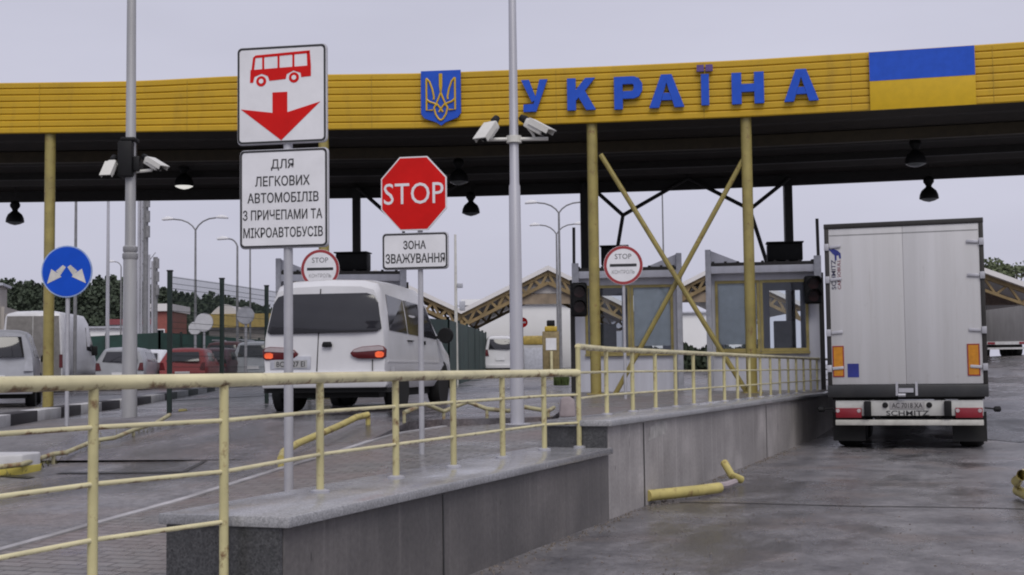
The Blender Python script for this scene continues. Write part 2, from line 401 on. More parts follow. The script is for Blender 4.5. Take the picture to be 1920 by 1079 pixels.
for a, c in zip(pp, pp[1:] + pp[:1]):
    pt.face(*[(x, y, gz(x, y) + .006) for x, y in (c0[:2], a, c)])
struct(pt.build('dark_reflection_patch', M['patch']))
# tar seam where the weighing ramp starts
j = MB()
pts = [hit(u, v, z=.53) for u, v in ((-160, 888), (0, 886), (60, 889), (110, 884), (240, 884), (345, 884), (385, 872))]
for a, b in zip(pts, pts[1:]):
    za, zb = zl(a[0], a[1]) + .006, zl(b[0], b[1]) + .006
    j.face((a[0], a[1] - .06, za), (b[0], b[1] - .06, zb), (b[0], b[1] + .06, zb + .004), (a[0], a[1] + .06, za + .004))
struct(j.build('ramp_joint', M['seam']))

# paved walkway and booth island
edge = [(-1.0, -5.8), (3, -5.8), (6.6, -5.8), (8.8, -5.88), (10.6, -6.07), (11.8, -6.16), (13.4, -6.36), (14.35, -6.1), (15.1, -5.0), (20, -6.4), (27.5, -8.7), (32, -9.9), (40, -10.1), (47, -10.1)]
def xl(y):
    for (a, xa), (b, xb) in zip(edge, edge[1:]):
        if a <= y <= b: return xa + (xb - xa) * (y - a) / (b - a)
yy = sorted(set([e[0] for e in edge] + [0, 1, 2, 4, 5, 6.2, 7.5, 10, 12.9, 16.2, 18, 22, 24, 30, 36]))
p = MB(); top = [((xl(y), y, pav(y)), (-3.75, y, pav(y))) for y in yy]
for (a, b), (c, d) in zip(top, top[1:]):
    p.face(a, b, d, c)
    p.face((a[0], a[1], a[2] - .6), a, c, (c[0], c[1], c[2] - .6))
struct(p.build('pavement', M['paver']))
# white-edged kerb between the paving and the weighing lane
k = MB(); kp = [e for e in edge if e[0] <= 14.4]
for (y0, x0), (y1, x1) in zip(kp, kp[1:]):
    k.add([(x0 - .07, y0, pav(y0) - .3), (x0, y0, pav(y0) - .3), (x0, y0, pav(y0) + .012), (x0 - .07, y0, pav(y0) + .012), (x1 - .07, y1, pav(y1) - .3), (x1, y1, pav(y1) - .3), (x1, y1, pav(y1) + .012), (x1 - .07, y1, pav(y1) + .012)],
          [[2, 3, 7, 6], [0, 3, 7, 4], [1, 2, 6, 5]])
struct(k.build('kerb', plain('worn_kerb_edge', (.42, .41, .42), .55, var=.35, scale=2.5, dirt=.6)))
# the weighing platform: a raised slab with a ramp at the near end
PZ = .855
pl = MB()
near = [(-6.25, 11.75), (-9.3, 11.0)]
mid = [(-6.42, 14.0), (-10.6, 14.0)]
ring = [(-6.42, 14.0), (-6.25, 14.55), (-5.15, 15.35), (-6.6, 20.5), (-8.9, 27.7), (-10.15, 32.2), (-10.2, 41), (-16.5, 43), (-12.6, 20), (-10.6, 14.0)]
zt = zl(-7, 11.5) + .004
pl.face((*near[1], zt), (*near[0], zt), (*mid[0], PZ), (*mid[1], PZ))
def pz(x, y): return max(PZ, zl(x, y) + .03)
pl.face(*[(x, y, pz(x, y)) for x, y in ring])
full = [near[0]] + ring + [near[1]]
for a, b in zip(full, full[1:]):
    za = zt if a in near else pz(*a); zb = zt if b in near else pz(*b)
    pl.face((*a, za), (*b, zb), (*b, .2), (*a, .2))
struct(pl.build('weighing_platform', M['slab']))

# ------------------------------------------------------------------ retaining wall with stepped granite coping
WX = -3.57
wall = thing('retaining_wall', 'long grey concrete retaining wall with stepped granite top beside the lorry road', 'wall', (WX, 6.2, 0))
def L(x, y): return x - WX, y - 6.2
def cz2(y): return .94 - (y - 12.3) * .0040
b = MB(); b.prism([(-4.6, -.4), (-4.6, .27), (.0, .27), (.0, .62), (6.09, .62), (6.09, -.4)], 'x', 0, -.36); b.build('wall_face', M['concrete'], wall)
b = MB(); b.prism([(6.095, -.4), (6.095, .88), (42, .736), (42, -.4)], 'x', 0, -.36); b.build('wall_face', M['concrete2'], wall)
b = MB(); b.span((.06, -4.6, .272), (-.80, -.015, .327)); b.build('coping', M['coping'], wall, bevel=.008)
b = MB(); b.span((.06, -.05, .622), (-.74, 6.06, .68)); b.build('coping', M['coping'], wall, bevel=.008)
b = MB(); b.prism([(6.02, .882), (6.02, .94), (42, .796), (42, .740)], 'x', .06, -.64); b.build('coping', M['coping'], wall, bevel=.008)
b = MB(); b.span((-.004, -.03, .33), (-.70, .06, .619)); b.build('granite_facing', M['granite'], wall)
b = MB(); b.span((-.004, 6.06, .683), (-.60, 6.14, .878)); b.build('granite_facing', M['granite'], wall)
b = MB(); q = L(*hit(1237, 822, x=WX)[:2]); 
b.face((.004, 7.6, .66), (.004, 8.35, .70), (.004, 8.5, .83), (.004, 8.1, .86), (.004, 7.7, .80)); b.build('plaster_patch', plain('pale_plaster', (.40, .385, .37), .7, var=.3, scale=9), wall)
b = MB(); b.span((.002, 7.4, -.02), (.006, 7.43, .86)); b.span((.002, 2.1, 0), (.005, 2.12, .6)); b.span((.002, 15.0, 0), (.005, 15.03, .82)); b.build('panel_joint', M['seam'], wall)

# ------------------------------------------------------------------ railings
RX = -4.04
def railing(name, label, loc, posts, rails, group=None):
    t = thing(name, label, 'railing', loc, 0, group)
    ox, oy, oz = loc
    for (x, y, z0, z1) in posts:
        b = MB(); b.tube([(x - ox, y - oy, z0 - oz), (x - ox, y - oy, z1 - oz)], .0245, 12)
        po = b.build('post', M['post'], t, smooth=True)
        f = MB(); f.lathe([(.06, 0), (.06, .012), (.035, .02)], (x - ox, y - oy, z0 - oz), 14); f.build('flange', M['galv'], po, smooth=True)
    for nm, r, pts in rails:
        b = MB(); b.tube([(x - ox, y - oy, z - oz) for x, y, z in pts], r, 12); b.build(nm, M['rail'], t, smooth=True)
    return t
p1 = [hit(u, v, x=RX) for u, v in ((600, 805), (742, 800), (850, 790), (942, 780), (1020, 772))]
pe = hit(1085, 760, y=12.24)
P1y = [q[1] for q in p1]
fr = hit(420, 800, y=6.08); f2 = hit(175, 800, x=-4.05); 
low = [(-4.05, f2[1] - 1.25 * k) for k in (3, 2, 1)] + [(-4.05, f2[1]), (fr[0], 6.08)]
TOP1 = 1.392
path = low + [(RX, y) for y in P1y] + [(pe[0], pe[1])]
posts = [(x, y, .327, TOP1) for x, y in low] + [(RX, y, .68, TOP1) for y in P1y] + [(pe[0], pe[1], .68, 1.64)]
r1 = [q[2] for q in (hit(420, 789, y=6.08), hit(420, 885, y=6.08), hit(420, 979, y=6.08))]
railing('railing', 'cream yellow pipe railing in the foreground on the low granite coping', (RX, 6.2, .327), posts,
        [('top_rail', .036, [(x, y, TOP1) for x, y in path])] +
        [('rail', .0125, [(x, y, z) for x, y in path]) for z in r1[:2]] + [('rail', .0125, [(x, y, r1[2]) for x, y in low])])
y0 = pe[1]; n2 = 19; P2y = [hit(1137, 720, x=RX)[1] + 1.07 * i for i in range(n2)]
def top2(y): return 1.642 - (y - y0) * .0028
railing('railing', 'cream yellow pipe railing along the upper wall in front of the booths', (RX, y0, .9),
        [(RX, y, cz2(y), top2(y)) for y in P2y],
        [('top_rail', .030, [(pe[0], y0, top2(y0)), (RX, P2y[0], top2(P2y[0])), (RX, P2y[-1], top2(P2y[-1]))])] +
        [('rail', .0125, [(pe[0], y0, h), (RX, P2y[0], h), (RX, P2y[-1], h - .05)]) for h in (1.392, 1.145)])

# ------------------------------------------------------------------ canopy over the lanes
def sF(u):
    xs_ = [0, 800, 1118, 1412, 1640, 1920]; ss = [87.2, 87.2, 88.5, 90, 91.8, 94.2]
    if u <= 0: return 87.2
    if u >= 1920: return 94.2 + (u - 1920) * .009
    return float(np.interp(u, xs_, ss))
def fpt(u, z=0, back=0.0):
    q = spot(u, FPX / sF(u)); return (q[0] - sin(YAW) * back, q[1] + cos(YAW) * back, z)
ZB, ZT = 6.68, 7.905
can = thing('border_canopy', 'wide yellow ribbed canopy with blue country name and flag spanning the lanes', 'canopy', fpt(1118, .88))
CO = can.location.copy()
def lc(q): return (q[0] - CO.x, q[1] - CO.y, q[2] - CO.z)
US = list(range(-420, 2500, 60))
def topz(u): return ZT - .10 * sstep((500 - u) / 300) 
b = MB(); NR = 8; cols = []
for u in US:
    col = []; H_ = topz(u) - ZB
    for r in range(NR):
        z0 = ZB + H_ * r / NR; z1 = ZB + H_ * (r + 1) / NR; dz = z1 - z0
        for fz, off in ((.0, .022), (.07, -.006), (.16, -.018), (.80, -.026), (.93, -.012)):
            col.append(lc(fpt(u, z0 + dz * fz, off)))
    col.append(lc(fpt(u, topz(u), .02))); col.append(lc(fpt(u, topz(u) - .02, .3)))
    cols.append(col)
nr = len(cols[0])
b.add([q for c in cols for q in c], [[i * nr + k, (i + 1) * nr + k, (i + 1) * nr + k + 1, i * nr + k + 1] for i in range(len(cols) - 1) for k in range(nr - 1)])
b.build('fascia', M['clad'], can)
b = MB()
for u in (-300, 70, 350, 700, 1050, 1330, 1610, 1880, 2200):
    a_, c_ = fpt(u - .4, 0, -.03), fpt(u + .4, 0, -.03); m_ = [lc((p[0], p[1], z)) for p, z in ((a_, ZB + .01), (c_, ZB + .01), (c_, topz(u) - .05), (a_, topz(u) - .05))]; d_ = [lc((p[0] - sin(YAW) * .045, p[1] + cos(YAW) * .045, z)) for p, z in ((a_, ZB + .01), (c_, ZB + .01), (c_, topz(u) - .05), (a_, topz(u) - .05))]
    MB().add(m_ + d_, [[0, 1, 2, 3], [4, 5, 6, 7], [0, 1, 5, 4], [1, 2, 6, 5], [2, 3, 7, 6], [3, 0, 4, 7]]).build('cover_strip', plain('strip_yellow', (.36, .23, .012), .5), can)
BK = 9.6
b = MB()
for u0, u1 in zip(US, US[1:]):
    nbk = 16
    for kk in range(nbk):
        a0, a1 = .06 + (BK - .06) * kk / nbk, .06 + (BK - .06) * (kk + 1) / nbk
        zz0, zz1 = (ZB + .12, ZB + .06) if kk % 2 else (ZB + .06, ZB + .12)
        b.face(lc(fpt(u0, zz0, a0)), lc(fpt(u1, zz0, a0)), lc(fpt(u1, zz1, a1)), lc(fpt(u0, zz1, a1)))
    b.face(lc(fpt(u0, ZT - .25, .3)), lc(fpt(u1, ZT - .25, .3)), lc(fpt(u1, ZB + .5, BK)), lc(fpt(u0, ZB + .5, BK)))
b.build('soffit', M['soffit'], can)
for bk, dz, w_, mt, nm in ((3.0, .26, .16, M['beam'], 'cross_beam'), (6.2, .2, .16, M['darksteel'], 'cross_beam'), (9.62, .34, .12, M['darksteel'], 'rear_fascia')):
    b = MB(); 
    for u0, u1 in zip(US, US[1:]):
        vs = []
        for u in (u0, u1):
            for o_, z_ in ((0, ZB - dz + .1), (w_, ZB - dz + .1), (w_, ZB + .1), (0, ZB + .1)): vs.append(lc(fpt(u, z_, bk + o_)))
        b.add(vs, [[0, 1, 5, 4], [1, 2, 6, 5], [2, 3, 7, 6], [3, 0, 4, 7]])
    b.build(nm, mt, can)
def gzc(q, island): return .86 if island else gz(q[0], q[1]) - .02
for u, isl in ((85, 0), (606, 0), (1118, 1), (1412, 1)):
    q = fpt(u, 0, .18); zb_ = gzc(q, isl)
    b = MB(); b.tube([lc((q[0], q[1], zb_)), lc((q[0], q[1], ZB + .05))], .115, 16)
    co_ = b.build('column', M['yel_struct'], can, smooth=True)
    f = MB(); f.box(lc((q[0], q[1], zb_ + .02)), (.4, .4, .04), VR); f.build('base_plate', M['yel_struct'], co_)
RB = 9.3
def rpt(u, v):       # a point of the rear truss plane
    D = FPX / sF(u) + RB; return hit(u, v, D=D)
for u in (-150, 670, 1100, 1485, 2150):
    q = rpt(u, hor(u)); b = MB(); b.box(lc((q[0], q[1], (ZB + gz(q[0], q[1]) + .2) / 2)), (.22, .22, ZB - gz(q[0], q[1]) - .2), VR)
    b.build('rear_column', M['darksteel'], can)
def strut(a, c, r, mt, nm): MB().tube([lc(a), lc(c)], r, 8).build(nm, mt, can, smooth=True)
bk = lambda u, v, o=.30: hit(u, v, D=FPX / sF(u) + o)
strut(bk(1126, 290), bk(1404, 742), .054, M['yel_struct'], 'brace')
strut(bk(1402, 284, .46), bk(1152, 742, .46), .054, M['yel_struct'], 'brace')
for a, c in (((1102, 345), (1168, 404)), ((1168, 404), (1290, 334)), ((1168, 404), (1152, 500)), ((1290, 334), (1406, 393)), ((1406, 393), (1480, 334)), ((1406, 393), (1440, 500)),
             ((670, 352), (738, 412)), ((738, 412), (860, 345))):
    strut(rpt(*a), rpt(*c), .055, M['darksteel'], 'brace')
# country name, arms and flag on the fascia
def face_frame(u):
    a, c = fpt(u - 20), fpt(u + 20); return math.atan2(c[1] - a[1], c[0] - a[0])
def fx(u0, u1, v0, v1, off=.085):
    uc = (u0 + u1) / 2; s_ = sF(uc); q = fpt(uc, 0, -off); zc = zat(uc, (v0 + v1) / 2, FPX / s_ - off)
    return q[0], q[1], zc, (u1 - u0) / s_, (v1 - v0) / s_
LET = {'У': [[(-.5, .5), (-.2, .5), (.08, -.12), (-.10, -.20)], [(.2, .5), (.5, .5), (.06, -.5), (-.16, -.5), (-.02, -.22), (.04, -.06)], [(-.42, -.5), (-.10, -.5), (-.02, -.26), (-.42, -.27)]],
       'К': [[(-.5, .5), (-.2, .5), (-.2, -.5), (-.5, -.5)], [(-.2, .13), (.14, .5), (.48, .5), (.08, .06), (-.02, -.02), (-.2, -.2)], [(-.06, .12), (.12, .10), (.5, -.5), (.16, -.5), (-.14, -.04)]],
       'Р': [[(-.5, .5), (-.2, .5), (-.2, -.5), (-.5, -.5)], [(-.2, .5), (.2, .5), (.38, .44), (.16, .27), (-.2, .27)], [(.38, .44), (.5, .28), (.5, .06), (.2, .12), (.2, .24), (.16, .27)], [(.5, .06), (.38, -.12), (.2, -.18), (-.2, -.18), (-.2, .05), (.14, .05), (.2, .12)]],
       'А': [[(-.5, -.5), (-.22, -.5), (.0, .26), (0, .5), (-.15, .5)], [(.5, -.5), (.22, -.5), (.0, .26), (0, .5), (.15, .5)], [(-.15, -.28), (.15, -.28), (.08, -.06), (-.08, -.06)]],
       'Ї': [[(-.28, .26), (.28, .26), (.28, -.5), (-.28, -.5)]], 'Н': [[(-.5, .5), (-.2, .5), (-.2, -.5), (-.5, -.5)], [(.2, .5), (.5, .5), (.5, -.5), (.2, -.5)], [(-.2, .13), (.2, .13), (.2, -.12), (-.2, -.12)]]}
def block_letter(ch, w_, h_):
    m = MB()
    for k_, P_ in enumerate(LET[ch]): m.prism([(a * w_, c * h_) for a, c in P_], 'y', -.05 - .0012 * k_, .02)
    o = m.build('letter', M['letter'], can)
    if ch == 'Ї':
        for sx in (-1, 1):
            m = MB(); m.prism([(sx * .32 * w_ + a, .41 * h_ + c) for a, c in ((-.075, -.07), (.075, -.07), (.075, .07), (-.075, .07))], 'y', -.05, .02); m.build('dot', M['letterdot'], o)
    return o
for ch, u0, u1, v0, v1 in (('У', 984, 1034, 150, 211), ('К', 1071, 1125, 147, 208), ('Р', 1160, 1213, 144, 206), ('А', 1226, 1292, 140, 203),
                           ('Ї', 1319, 1345, 121, 199), ('Н', 1383, 1443, 136, 196), ('А', 1482, 1546, 130, 191)):
    x, y, z, w_, h_ = fx(u0, u1, v0, v1)
    o = block_letter(ch, w_, h_)
    o.location = lc((x, y, z)); o.rotation_euler = (0, 0, face_frame((u0 + u1) / 2))
x, y, z, w_, h_ = fx(1647, 1839, 91, 203)
fl = MB(); fl.span((-w_ / 2, -.02, -h_ / 2), (w_ / 2, .02, h_ / 2)); fo = fl.build('flag_panel', M['flagyel'], can, bevel=.005)
fo.location = lc((x, y, z)); fo.rotation_euler = (0, 0, face_frame(1743))
MB().span((-w_ / 2 + .004, -.026, .0), (w_ / 2 - .004, -.0205, h_ / 2 - .004)).build('blue_stripe', M['letter'], fo)
x, y, z, w_, h_ = fx(794, 870, 132, 237)
sh = [(-.5, .5), (.5, .5), (.5, -.28), (.42, -.36), (.12, -.44), (0, -.5), (-.12, -.44), (-.42, -.36), (-.5, -.28)]
em = MB(); em.prism([(a * w_, c * h_) for a, c in sh], 'y', -.03, .02); eo = em.build('coat_of_arms', M['letter'], can)
eo.location = lc((x, y, z)); eo.rotation_euler = (0, 0, face_frame(832))
tr = MB(); rr_ = .021
def tp(pts, sgn=1): tr.tube([(sgn * a * w_, -.045, c * h_) for a, c in pts], rr_, 6)
for sg in (-1, 1):
    tp([(.36, .36), (.36, -.22), (.20, -.22)], sg)
    tp([(.36, .36), (.28, .30), (.21, .16), (.17, .02), (.18, -.03)], sg)
    tp([(.36, -.02), (.28, -.07), (.16, -.10), (.10, -.14)], sg)
    tp([(.0, .10), (.05, .0), (.11, -.10), (.0, -.20), (-.05, -.26)], sg)
    tp([(.11, -.10), (.17, -.18), (.13, -.30), (.06, -.38), (0, -.41)], sg)
    tp([(.02, .44), (.02, .22), (.0, .10)], sg)
tr.build('trident', M['flagyel'], eo, smooth=True)

# pendant lamps under the canopy
def pendant(u, v, D, label, lit, hang):
    q = hit(u, v, D=D); t = thing('pendant_lamp', label, 'lamp', q, 0, 'pendant lamps under the canopy')
    b = MB(); b.lathe([(.245, -.02), (.25, 0), (.235, .10), (.19, .20), (.11, .27), (.07, .31), (.09, .36), (.135, .42), (.14, .48), (.11, .54), (.05, .58)], (0, 0, 0), 20)
    b.build('lamp_shade', M['plastic'], t, smooth=True)
    g_ = MB(); g_.lathe([(.02, -.10), (.14, -.07), (.22, -.03), (.23, -.021)], (0, 0, 0), 18); g_.build('lamp_bowl', M['lamp_lit'] if lit else M['lampglass'], t, smooth=True)
    c = MB(); c.tube([(0, 0, .56), (0, 0, hang)], .012, 6); c.tube([(.12, 0, .5), (.12, 0, hang)], .006, 5); c.build('hanger', M['darksteel'], t)
for u, v, dd, lab, lit in ((28, 416, 8.6, 'black bell lamp hanging from the rear canopy edge, far left', 0), (883, 399, 8.6, 'black bell lamp hanging right of the red octagonal sign', 0),
                           (1742, 372, 8.2, 'black bell lamp hanging above the lorry', 0), (345, 348, 6.0, 'lit white lamp glowing under the canopy left of the tall sign', 1),
                           (860, 340, 4.6, 'dim unlit bowl lamp under the canopy near the octagonal sign', 0), (1717, 306, 4.2, 'grey unlit bowl lamp under the canopy below the flag', 0)):
    D = FPX / sF(u) + dd; zz = zat(u, v, D); pendant(u, v, D, lab, lit, ZB + .05 - zz)

# ------------------------------------------------------------------ booths
def booth(u0, u1, vbase, vtop, D, flip, label, fincut=1.0):
    s_ = FPX / D; W = (u1 - u0) / s_; uc = (u0 + u1) / 2
    zb_ = .87 if u0 > 900 else gz(*spot(uc, D)[:2]) + .1
    q = spot(uc, D, zb_); t = thing('control_booth', label, 'booth', q, VR - math.atan((uc - CX) / FPX) * .9, 'control booths under the canopy')
    f = -1 if flip else 1
    zv = lambda v: zat(uc, v, D) - zb_
    HT = zv(vtop); DP = 3.4; h = W / 2
    wb_, wt_ = .98, HT - .42
    win = [(-h + .22, -.16), (-.02, h - .33)]
    def X(a, b_): return (f * a, f * b_)
    m = MB(); th = .09
    xa = [-h, win[0][0], win[0][1], win[1][0], win[1][1], h]
    m.span((-h, 0, 0), (h, th, wb_ - .08)); m.span((-h, 0, wt_ + .07), (h, th, HT - .2))
    for i in (0, 2, 4): m.span((f * xa[i], 0, wb_ - .08), (f * xa[i + 1], th, wt_ + .07))
    for sx in (-1, 1):
        m.span((sx * h, th, 0), (sx * (h - th), DP - th, wb_)); m.span((sx * h, th, wt_), (sx * (h - th), DP - th, HT - .2))
        for y0_ in (th, DP / 2 - .1, DP - th - .25): m.span((sx * h, y0_, wb_), (sx * (h - th), y0_ + .25, wt_))
    m.span((-h, DP - th, 0), (h, DP, wb_)); m.span((-h, DP - th, wt_), (h, DP, HT - .2))
    for x0_ in (-h, -.1, h - .3): m.span((x0_, DP - th, wb_), (x0_ + .3, DP, wt_))
    m.build('wall', M['booth'], t)
    m = MB(); m.span((-h + th, th, 0), (h - th, DP - th, .06)); m.span((-h + .4, .25, .72), (h - .4, .7, .76)); m.span((f * .25, 1.2, .06), (f * .75, 1.7, 1.65)); m.span((f * .3, .4, .76), (f * .62, .6, 1.12)); m.build('interior', M['inside'], t)
    m = MB(); m.span((-h - .03, -.30, HT - .20), (h + .03, DP + .1, HT - .03)); m.build('roof_fascia', M['booth'], t, bevel=.012)
    m = MB(); m.span((-h, -.26, HT - .029), (h, DP + .1, HT + .05))
    for k_ in range(9): m.span((-h + .1 + k_ * W / 9, -.24, HT + .05), (-h + .16 + k_ * W / 9, DP, HT + .085))
    m.build('roof', M['darksteel'], t)
    for i, (a, c) in enumerate(win):
        m = MB(); fw = .065; A, B_ = sorted(X(a, c))
        for x0_, x1_, z0_, z1_ in ((A - fw, A, wb_ - .075, wt_ + .065), (B_, B_ + fw, wb_ - .075, wt_ + .065), (A, B_, wb_ - .075, wb_), (A, B_, wt_, wt_ + .065)):
            m.span((x0_, -.03, z0_), (x1_, -.002, z1_))
        wo = m.build('window', M['frame'], t)
        g_ = MB(); g_.span((A, .03, wb_), (B_, .036, wt_)); g_.build('pane', M['glass'], wo)
        m = MB(); m.span((A - .08, -.09, wb_ - .13), (B_ + .08, -.003, wb_ - .08)); m.build('sill', M['frame'], wo)
        if i == 0:
            m = MB(); m.span((A + .01, .045, wb_ + .10), (B_ - .01, .055, wt_)); m.build('blind', M['blind'], wo)
    # upright fin at one end with a sloping gusset
    m = MB(); x0_ = f * (-h - .05)
    m.span((x0_, -.32, 0), (x0_ + f * .13, -.02, HT + .36))
    fin = m.build('end_fin', M['boothdark'], t, bevel=.01)
    m = MB(); m.prism([(x0_ + f * .131, HT + .05), (x0_ + f * .131, HT + .34), (x0_ + f * .80, HT + .06)], 'y', -.20, -.14); m.build('gusset', M['booth'], fin)
    m = MB(); xr = f * (h + .03); m.span((xr, -.34, HT - .35), (xr - f * .16, -.24, HT + .16)); m.build('end_cap', M['boothdark'], t)
    m = MB(); m.bar((xr - f * .05, -.2, HT), (xr - f * .06, -.2, HT + 1.02), .07, .07); m.build('mast', M['darksteel'], t)
    m = MB(); m.span((f * (h - .02), -.01, 0), (f * (h + .09), .25, HT - .21)); m.build('corner_post', M['darksteel'], t)
    return t, W, HT, h, f, q
bB = booth(1332, 1538, 742, 497, 31.0, 0, 'grey control booth with yellow window frames right beside the white lorry')
bA = booth(1078, 1276, 740, 507, 31.6, 1, 'grey control booth behind the crossed yellow braces and round sign')
bC = booth(524, 760, 740, 514, 32.5, 0, 'grey control booth mostly hidden behind the white van')
# traffic lights on the booths' outer corners and black boxes above the roofs
def tlight(u, v0, v1, D, label):
    q = hit(u, (v0 + v1) / 2, D=D); s_ = FPX / D; hh = (v1 - v0) / s_
    t = thing('traffic_light', label, 'traffic light', (q[0], q[1], q[2] - hh / 2), VR, 'traffic lights on the booths')
    m = MB(); m.span((-.19, -.02, 0), (.19, .17, hh)); m.build('housing', M['plastic'], t, bevel=.06, seg=3)
    for k_ in (0, 1):
        zc = hh * (.28 + .44 * k_); m = MB(); m.lathe([(.13, -.03), (.13, .0)], (0, 0, zc), 18, 'y'); ln = m.build('lens', plain('dark_lens', (.03, .012, .012), .2), t, smooth=True)
        m = MB()
        for a in range(9):
            q0, q1 = pi * a / 9, pi * (a + 1) / 9
            m.face((.15 * cos(q0), -.24, zc + .15 * sin(q0)), (.15 * cos(q1), -.24, zc + .15 * sin(q1)), (.15 * cos(q1), -.02, zc + .15 * sin(q1)), (.15 * cos(q0), -.02, zc + .15 * sin(q0)))
        m.build('visor', M['plastic'], t)
tlight(1525, 517, 570, 30.5, 'black traffic light on the booth corner beside the lorry')
tlight(1086, 530, 594, 31.0, 'black traffic light on the left corner of the middle booth')
def sbox(u0, u1, v0, v1, D, label):
    s_ = FPX / D; q = hit((u0 + u1) / 2, v1, D=D); W, H_ = (u1 - u0) / s_, (v1 - v0) / s_
    t = thing('signal_box', label, 'signal box', q, VR + R(-8), 'black boxes on the booth roofs')
    MB().span((-W / 2, -.2, 0), (W / 2, .25, H_)).build('housing', M['plastic'], t, bevel=.03)
    MB().span((-W / 2 - .02, -.30, H_ + .002), (W / 2 + .02, .28, H_ + .03)).build('hood', M['plastic'], t)
    m = MB(); m.tube([(-W / 4, 0, -.08), (-W / 4, 0, .02)], .03, 8); m.tube([(W / 4, 0, -.08), (W / 4, 0, .02)], .03, 8); m.build('stand', M['darksteel'], t)
sbox(1439, 1504, 457, 490, 33.2, 'black signal box on the roof of the booth next to the lorry')
sbox(1128, 1178, 464, 499, 33.4, 'black signal box on the middle booth behind the round sign')
sbox(632, 692, 476, 508, 34.4, 'black signal box above the white van on the left booth')

# ------------------------------------------------------------------ wheels and lorry
def wheel(parent, c, r, wd, side=1, name='wheel'):
    """axle along x; side is the outward direction"""
    m = MB(); h = wd / 2
    m.lathe([(r * .6, -h), (r * .9, -h), (r * .98, -h * .75), (r, -h * .4), (r, h * .4), (r * .98, h * .75), (r * .9, h), (r * .6, h)], c, 24, 'x')
    t_ = m.build(name, M['tyre'], parent, smooth=True)
    m = MB(); m.lathe([(r * .08, side * h * .5), (r * .25, side * h * .62), (r * .5, side * h * .55), (r * .61, side * h * .95), (r * .61, side * h * .2)], c, 20, 'x')
    m.build('rim', M['rim'], t_, smooth=True)
    return t_
LD = 22.8
q = spot(1699, LD); LZ = 0.0
lor = thing('lorry', 'white box lorry trailer with orange reflector strips driving away under the canopy', 'lorry', (q[0], q[1], LZ), R(1.6))
sL = FPX / LD
def lx(u): return (u - 1699) / sL
def lz(v, u=1699): return zat(u, v, LD)
HW = 1.285
z_t = lz(416); z_b = lz(722)
m = MB(); m.span((-HW, .05, z_b - .02), (HW, 13.5, z_t - .03)); m.build('body', M['vanside'], lor, bevel=.02)
m = MB(); m.span((-HW + .05, -.012, z_b + .015), (-.002, .045, z_t - .08)); m.build('door', M['boxpanel'], lor, bevel=.002)
m = MB(); m.span((.002, -.012, z_b + .015), (HW - .05, .045, z_t - .08)); m.build('door', M['boxpanel'], lor, bevel=.002)
m = MB()
m.span((-HW - .03, -.03, z_t - .075), (HW + .03, .06, z_t + .01)); m.span((-HW - .025, -.025, z_b - .05), (-HW + .045, .048, z_t - .076)); m.span((HW - .045, -.025, z_b - .05), (HW + .025, .048, z_t - .076))
m.build('door_frame', M['darksteel'], lor, bevel=.008)
m = MB(); m.span((-HW + .06, -.016, z_t - .20), (HW - .06, -.0125, z_t - .185)); m.build('door_seal', plain('grey_seal', (.25, .25, .25), .6), lor)
for sx in (-1, 1):
    for v in (459, 521, 622, 690):
        zz = lz(v); m = MB(); x0_ = sx * (HW - .01)
        m.span((x0_ - .04, -.05, zz - .06), (x0_ + .04, -.0255, zz + .06)); m.bar((x0_ - sx * .05, -.03, zz), (x0_ - sx * .24, -.03, zz + .015), .02, .05)
        m.build('hinge', M['galv'], lor, bevel=.006)
for a, c in ((1565, 1586), (1808, 1830)):
    m = MB(); m.span((lx(a), -.022, lz(706)), (lx(c), -.0125, lz(647))); ro = m.build('reflector', M['orange'], lor)
    m = MB(); x0_, x1_, z0_, z1_ = lx(a), lx(c), lz(706), lz(647); f_ = .018
    for (p0, p1) in (((x0_, z0_), (x0_ + f_, z1_)), ((x1_ - f_, z0_), (x1_, z1_)), ((x0_ + f_, z0_), (x1_ - f_, z0_ + f_)), ((x0_ + f_, z1_ - f_), (x1_ - f_, z1_))):
        m.span((p0[0], -.0245, p0[1]), (p1[0], -.0222, p1[1]))
    m.build('red_border', M['redlight'], ro)
m = MB(); m.span((lx(1592), -.016, lz(707)), (lx(1613), -.0125, lz(681))); m.build('sticker', M['bluestick'], lor)
# maker's emblem: an elephant outline over two upright lines of lettering
el = [(-.11, .10), (-.06, .07), (-.02, .085), (.05, .05), (.10, .0), (.105, -.09), (.075, -.09), (.065, -.03), (.03, -.04), (.03, -.12), (-.0, -.12), (-.005, -.03), (-.04, .0), (-.07, .04), (-.10, .07)]
m = MB(); ex, ez = lx(1574), lz(471); m.prism([(ex + a, ez + c) for a, c in el], 'y', -.016, -.0125); m.build('emblem', M['bluestick'], lor)
text('SCHMITZ', plain('navy_lettering', (.03, .03, .08), .5), lor, .52, .075, (lx(1571), -.0125, lz(511)), 'lettering', .012, .003, pi / 2)
text('CARGOBULL', plain('dull_red_lettering', (.22, .06, .08), .5), lor, .52, .055, (lx(1581), -.0125, lz(511)), 'lettering', .012, .003, pi / 2)
m = MB(); m.span((-HW - .03, -.06, lz(745)), (HW + .03, .25, z_b - .0)); m.build('rear_sill', plain('sill_black', (.022, .023, .025), .45, dirt=.2), lor, bevel=.015)
m = MB()
for xx in (-.16, .16): m.span((xx - .02, -.075, lz(742)), (xx + .02, -.0605, lz(716)))
m.span((-.13, -.09, lz(736)), (.11, -.061, lz(728))); m.tube([(-.14, -.08, lz(741)), (-.02, -.08, lz(741))], .03, 8); m.build('door_latch', M['galv'], lor)
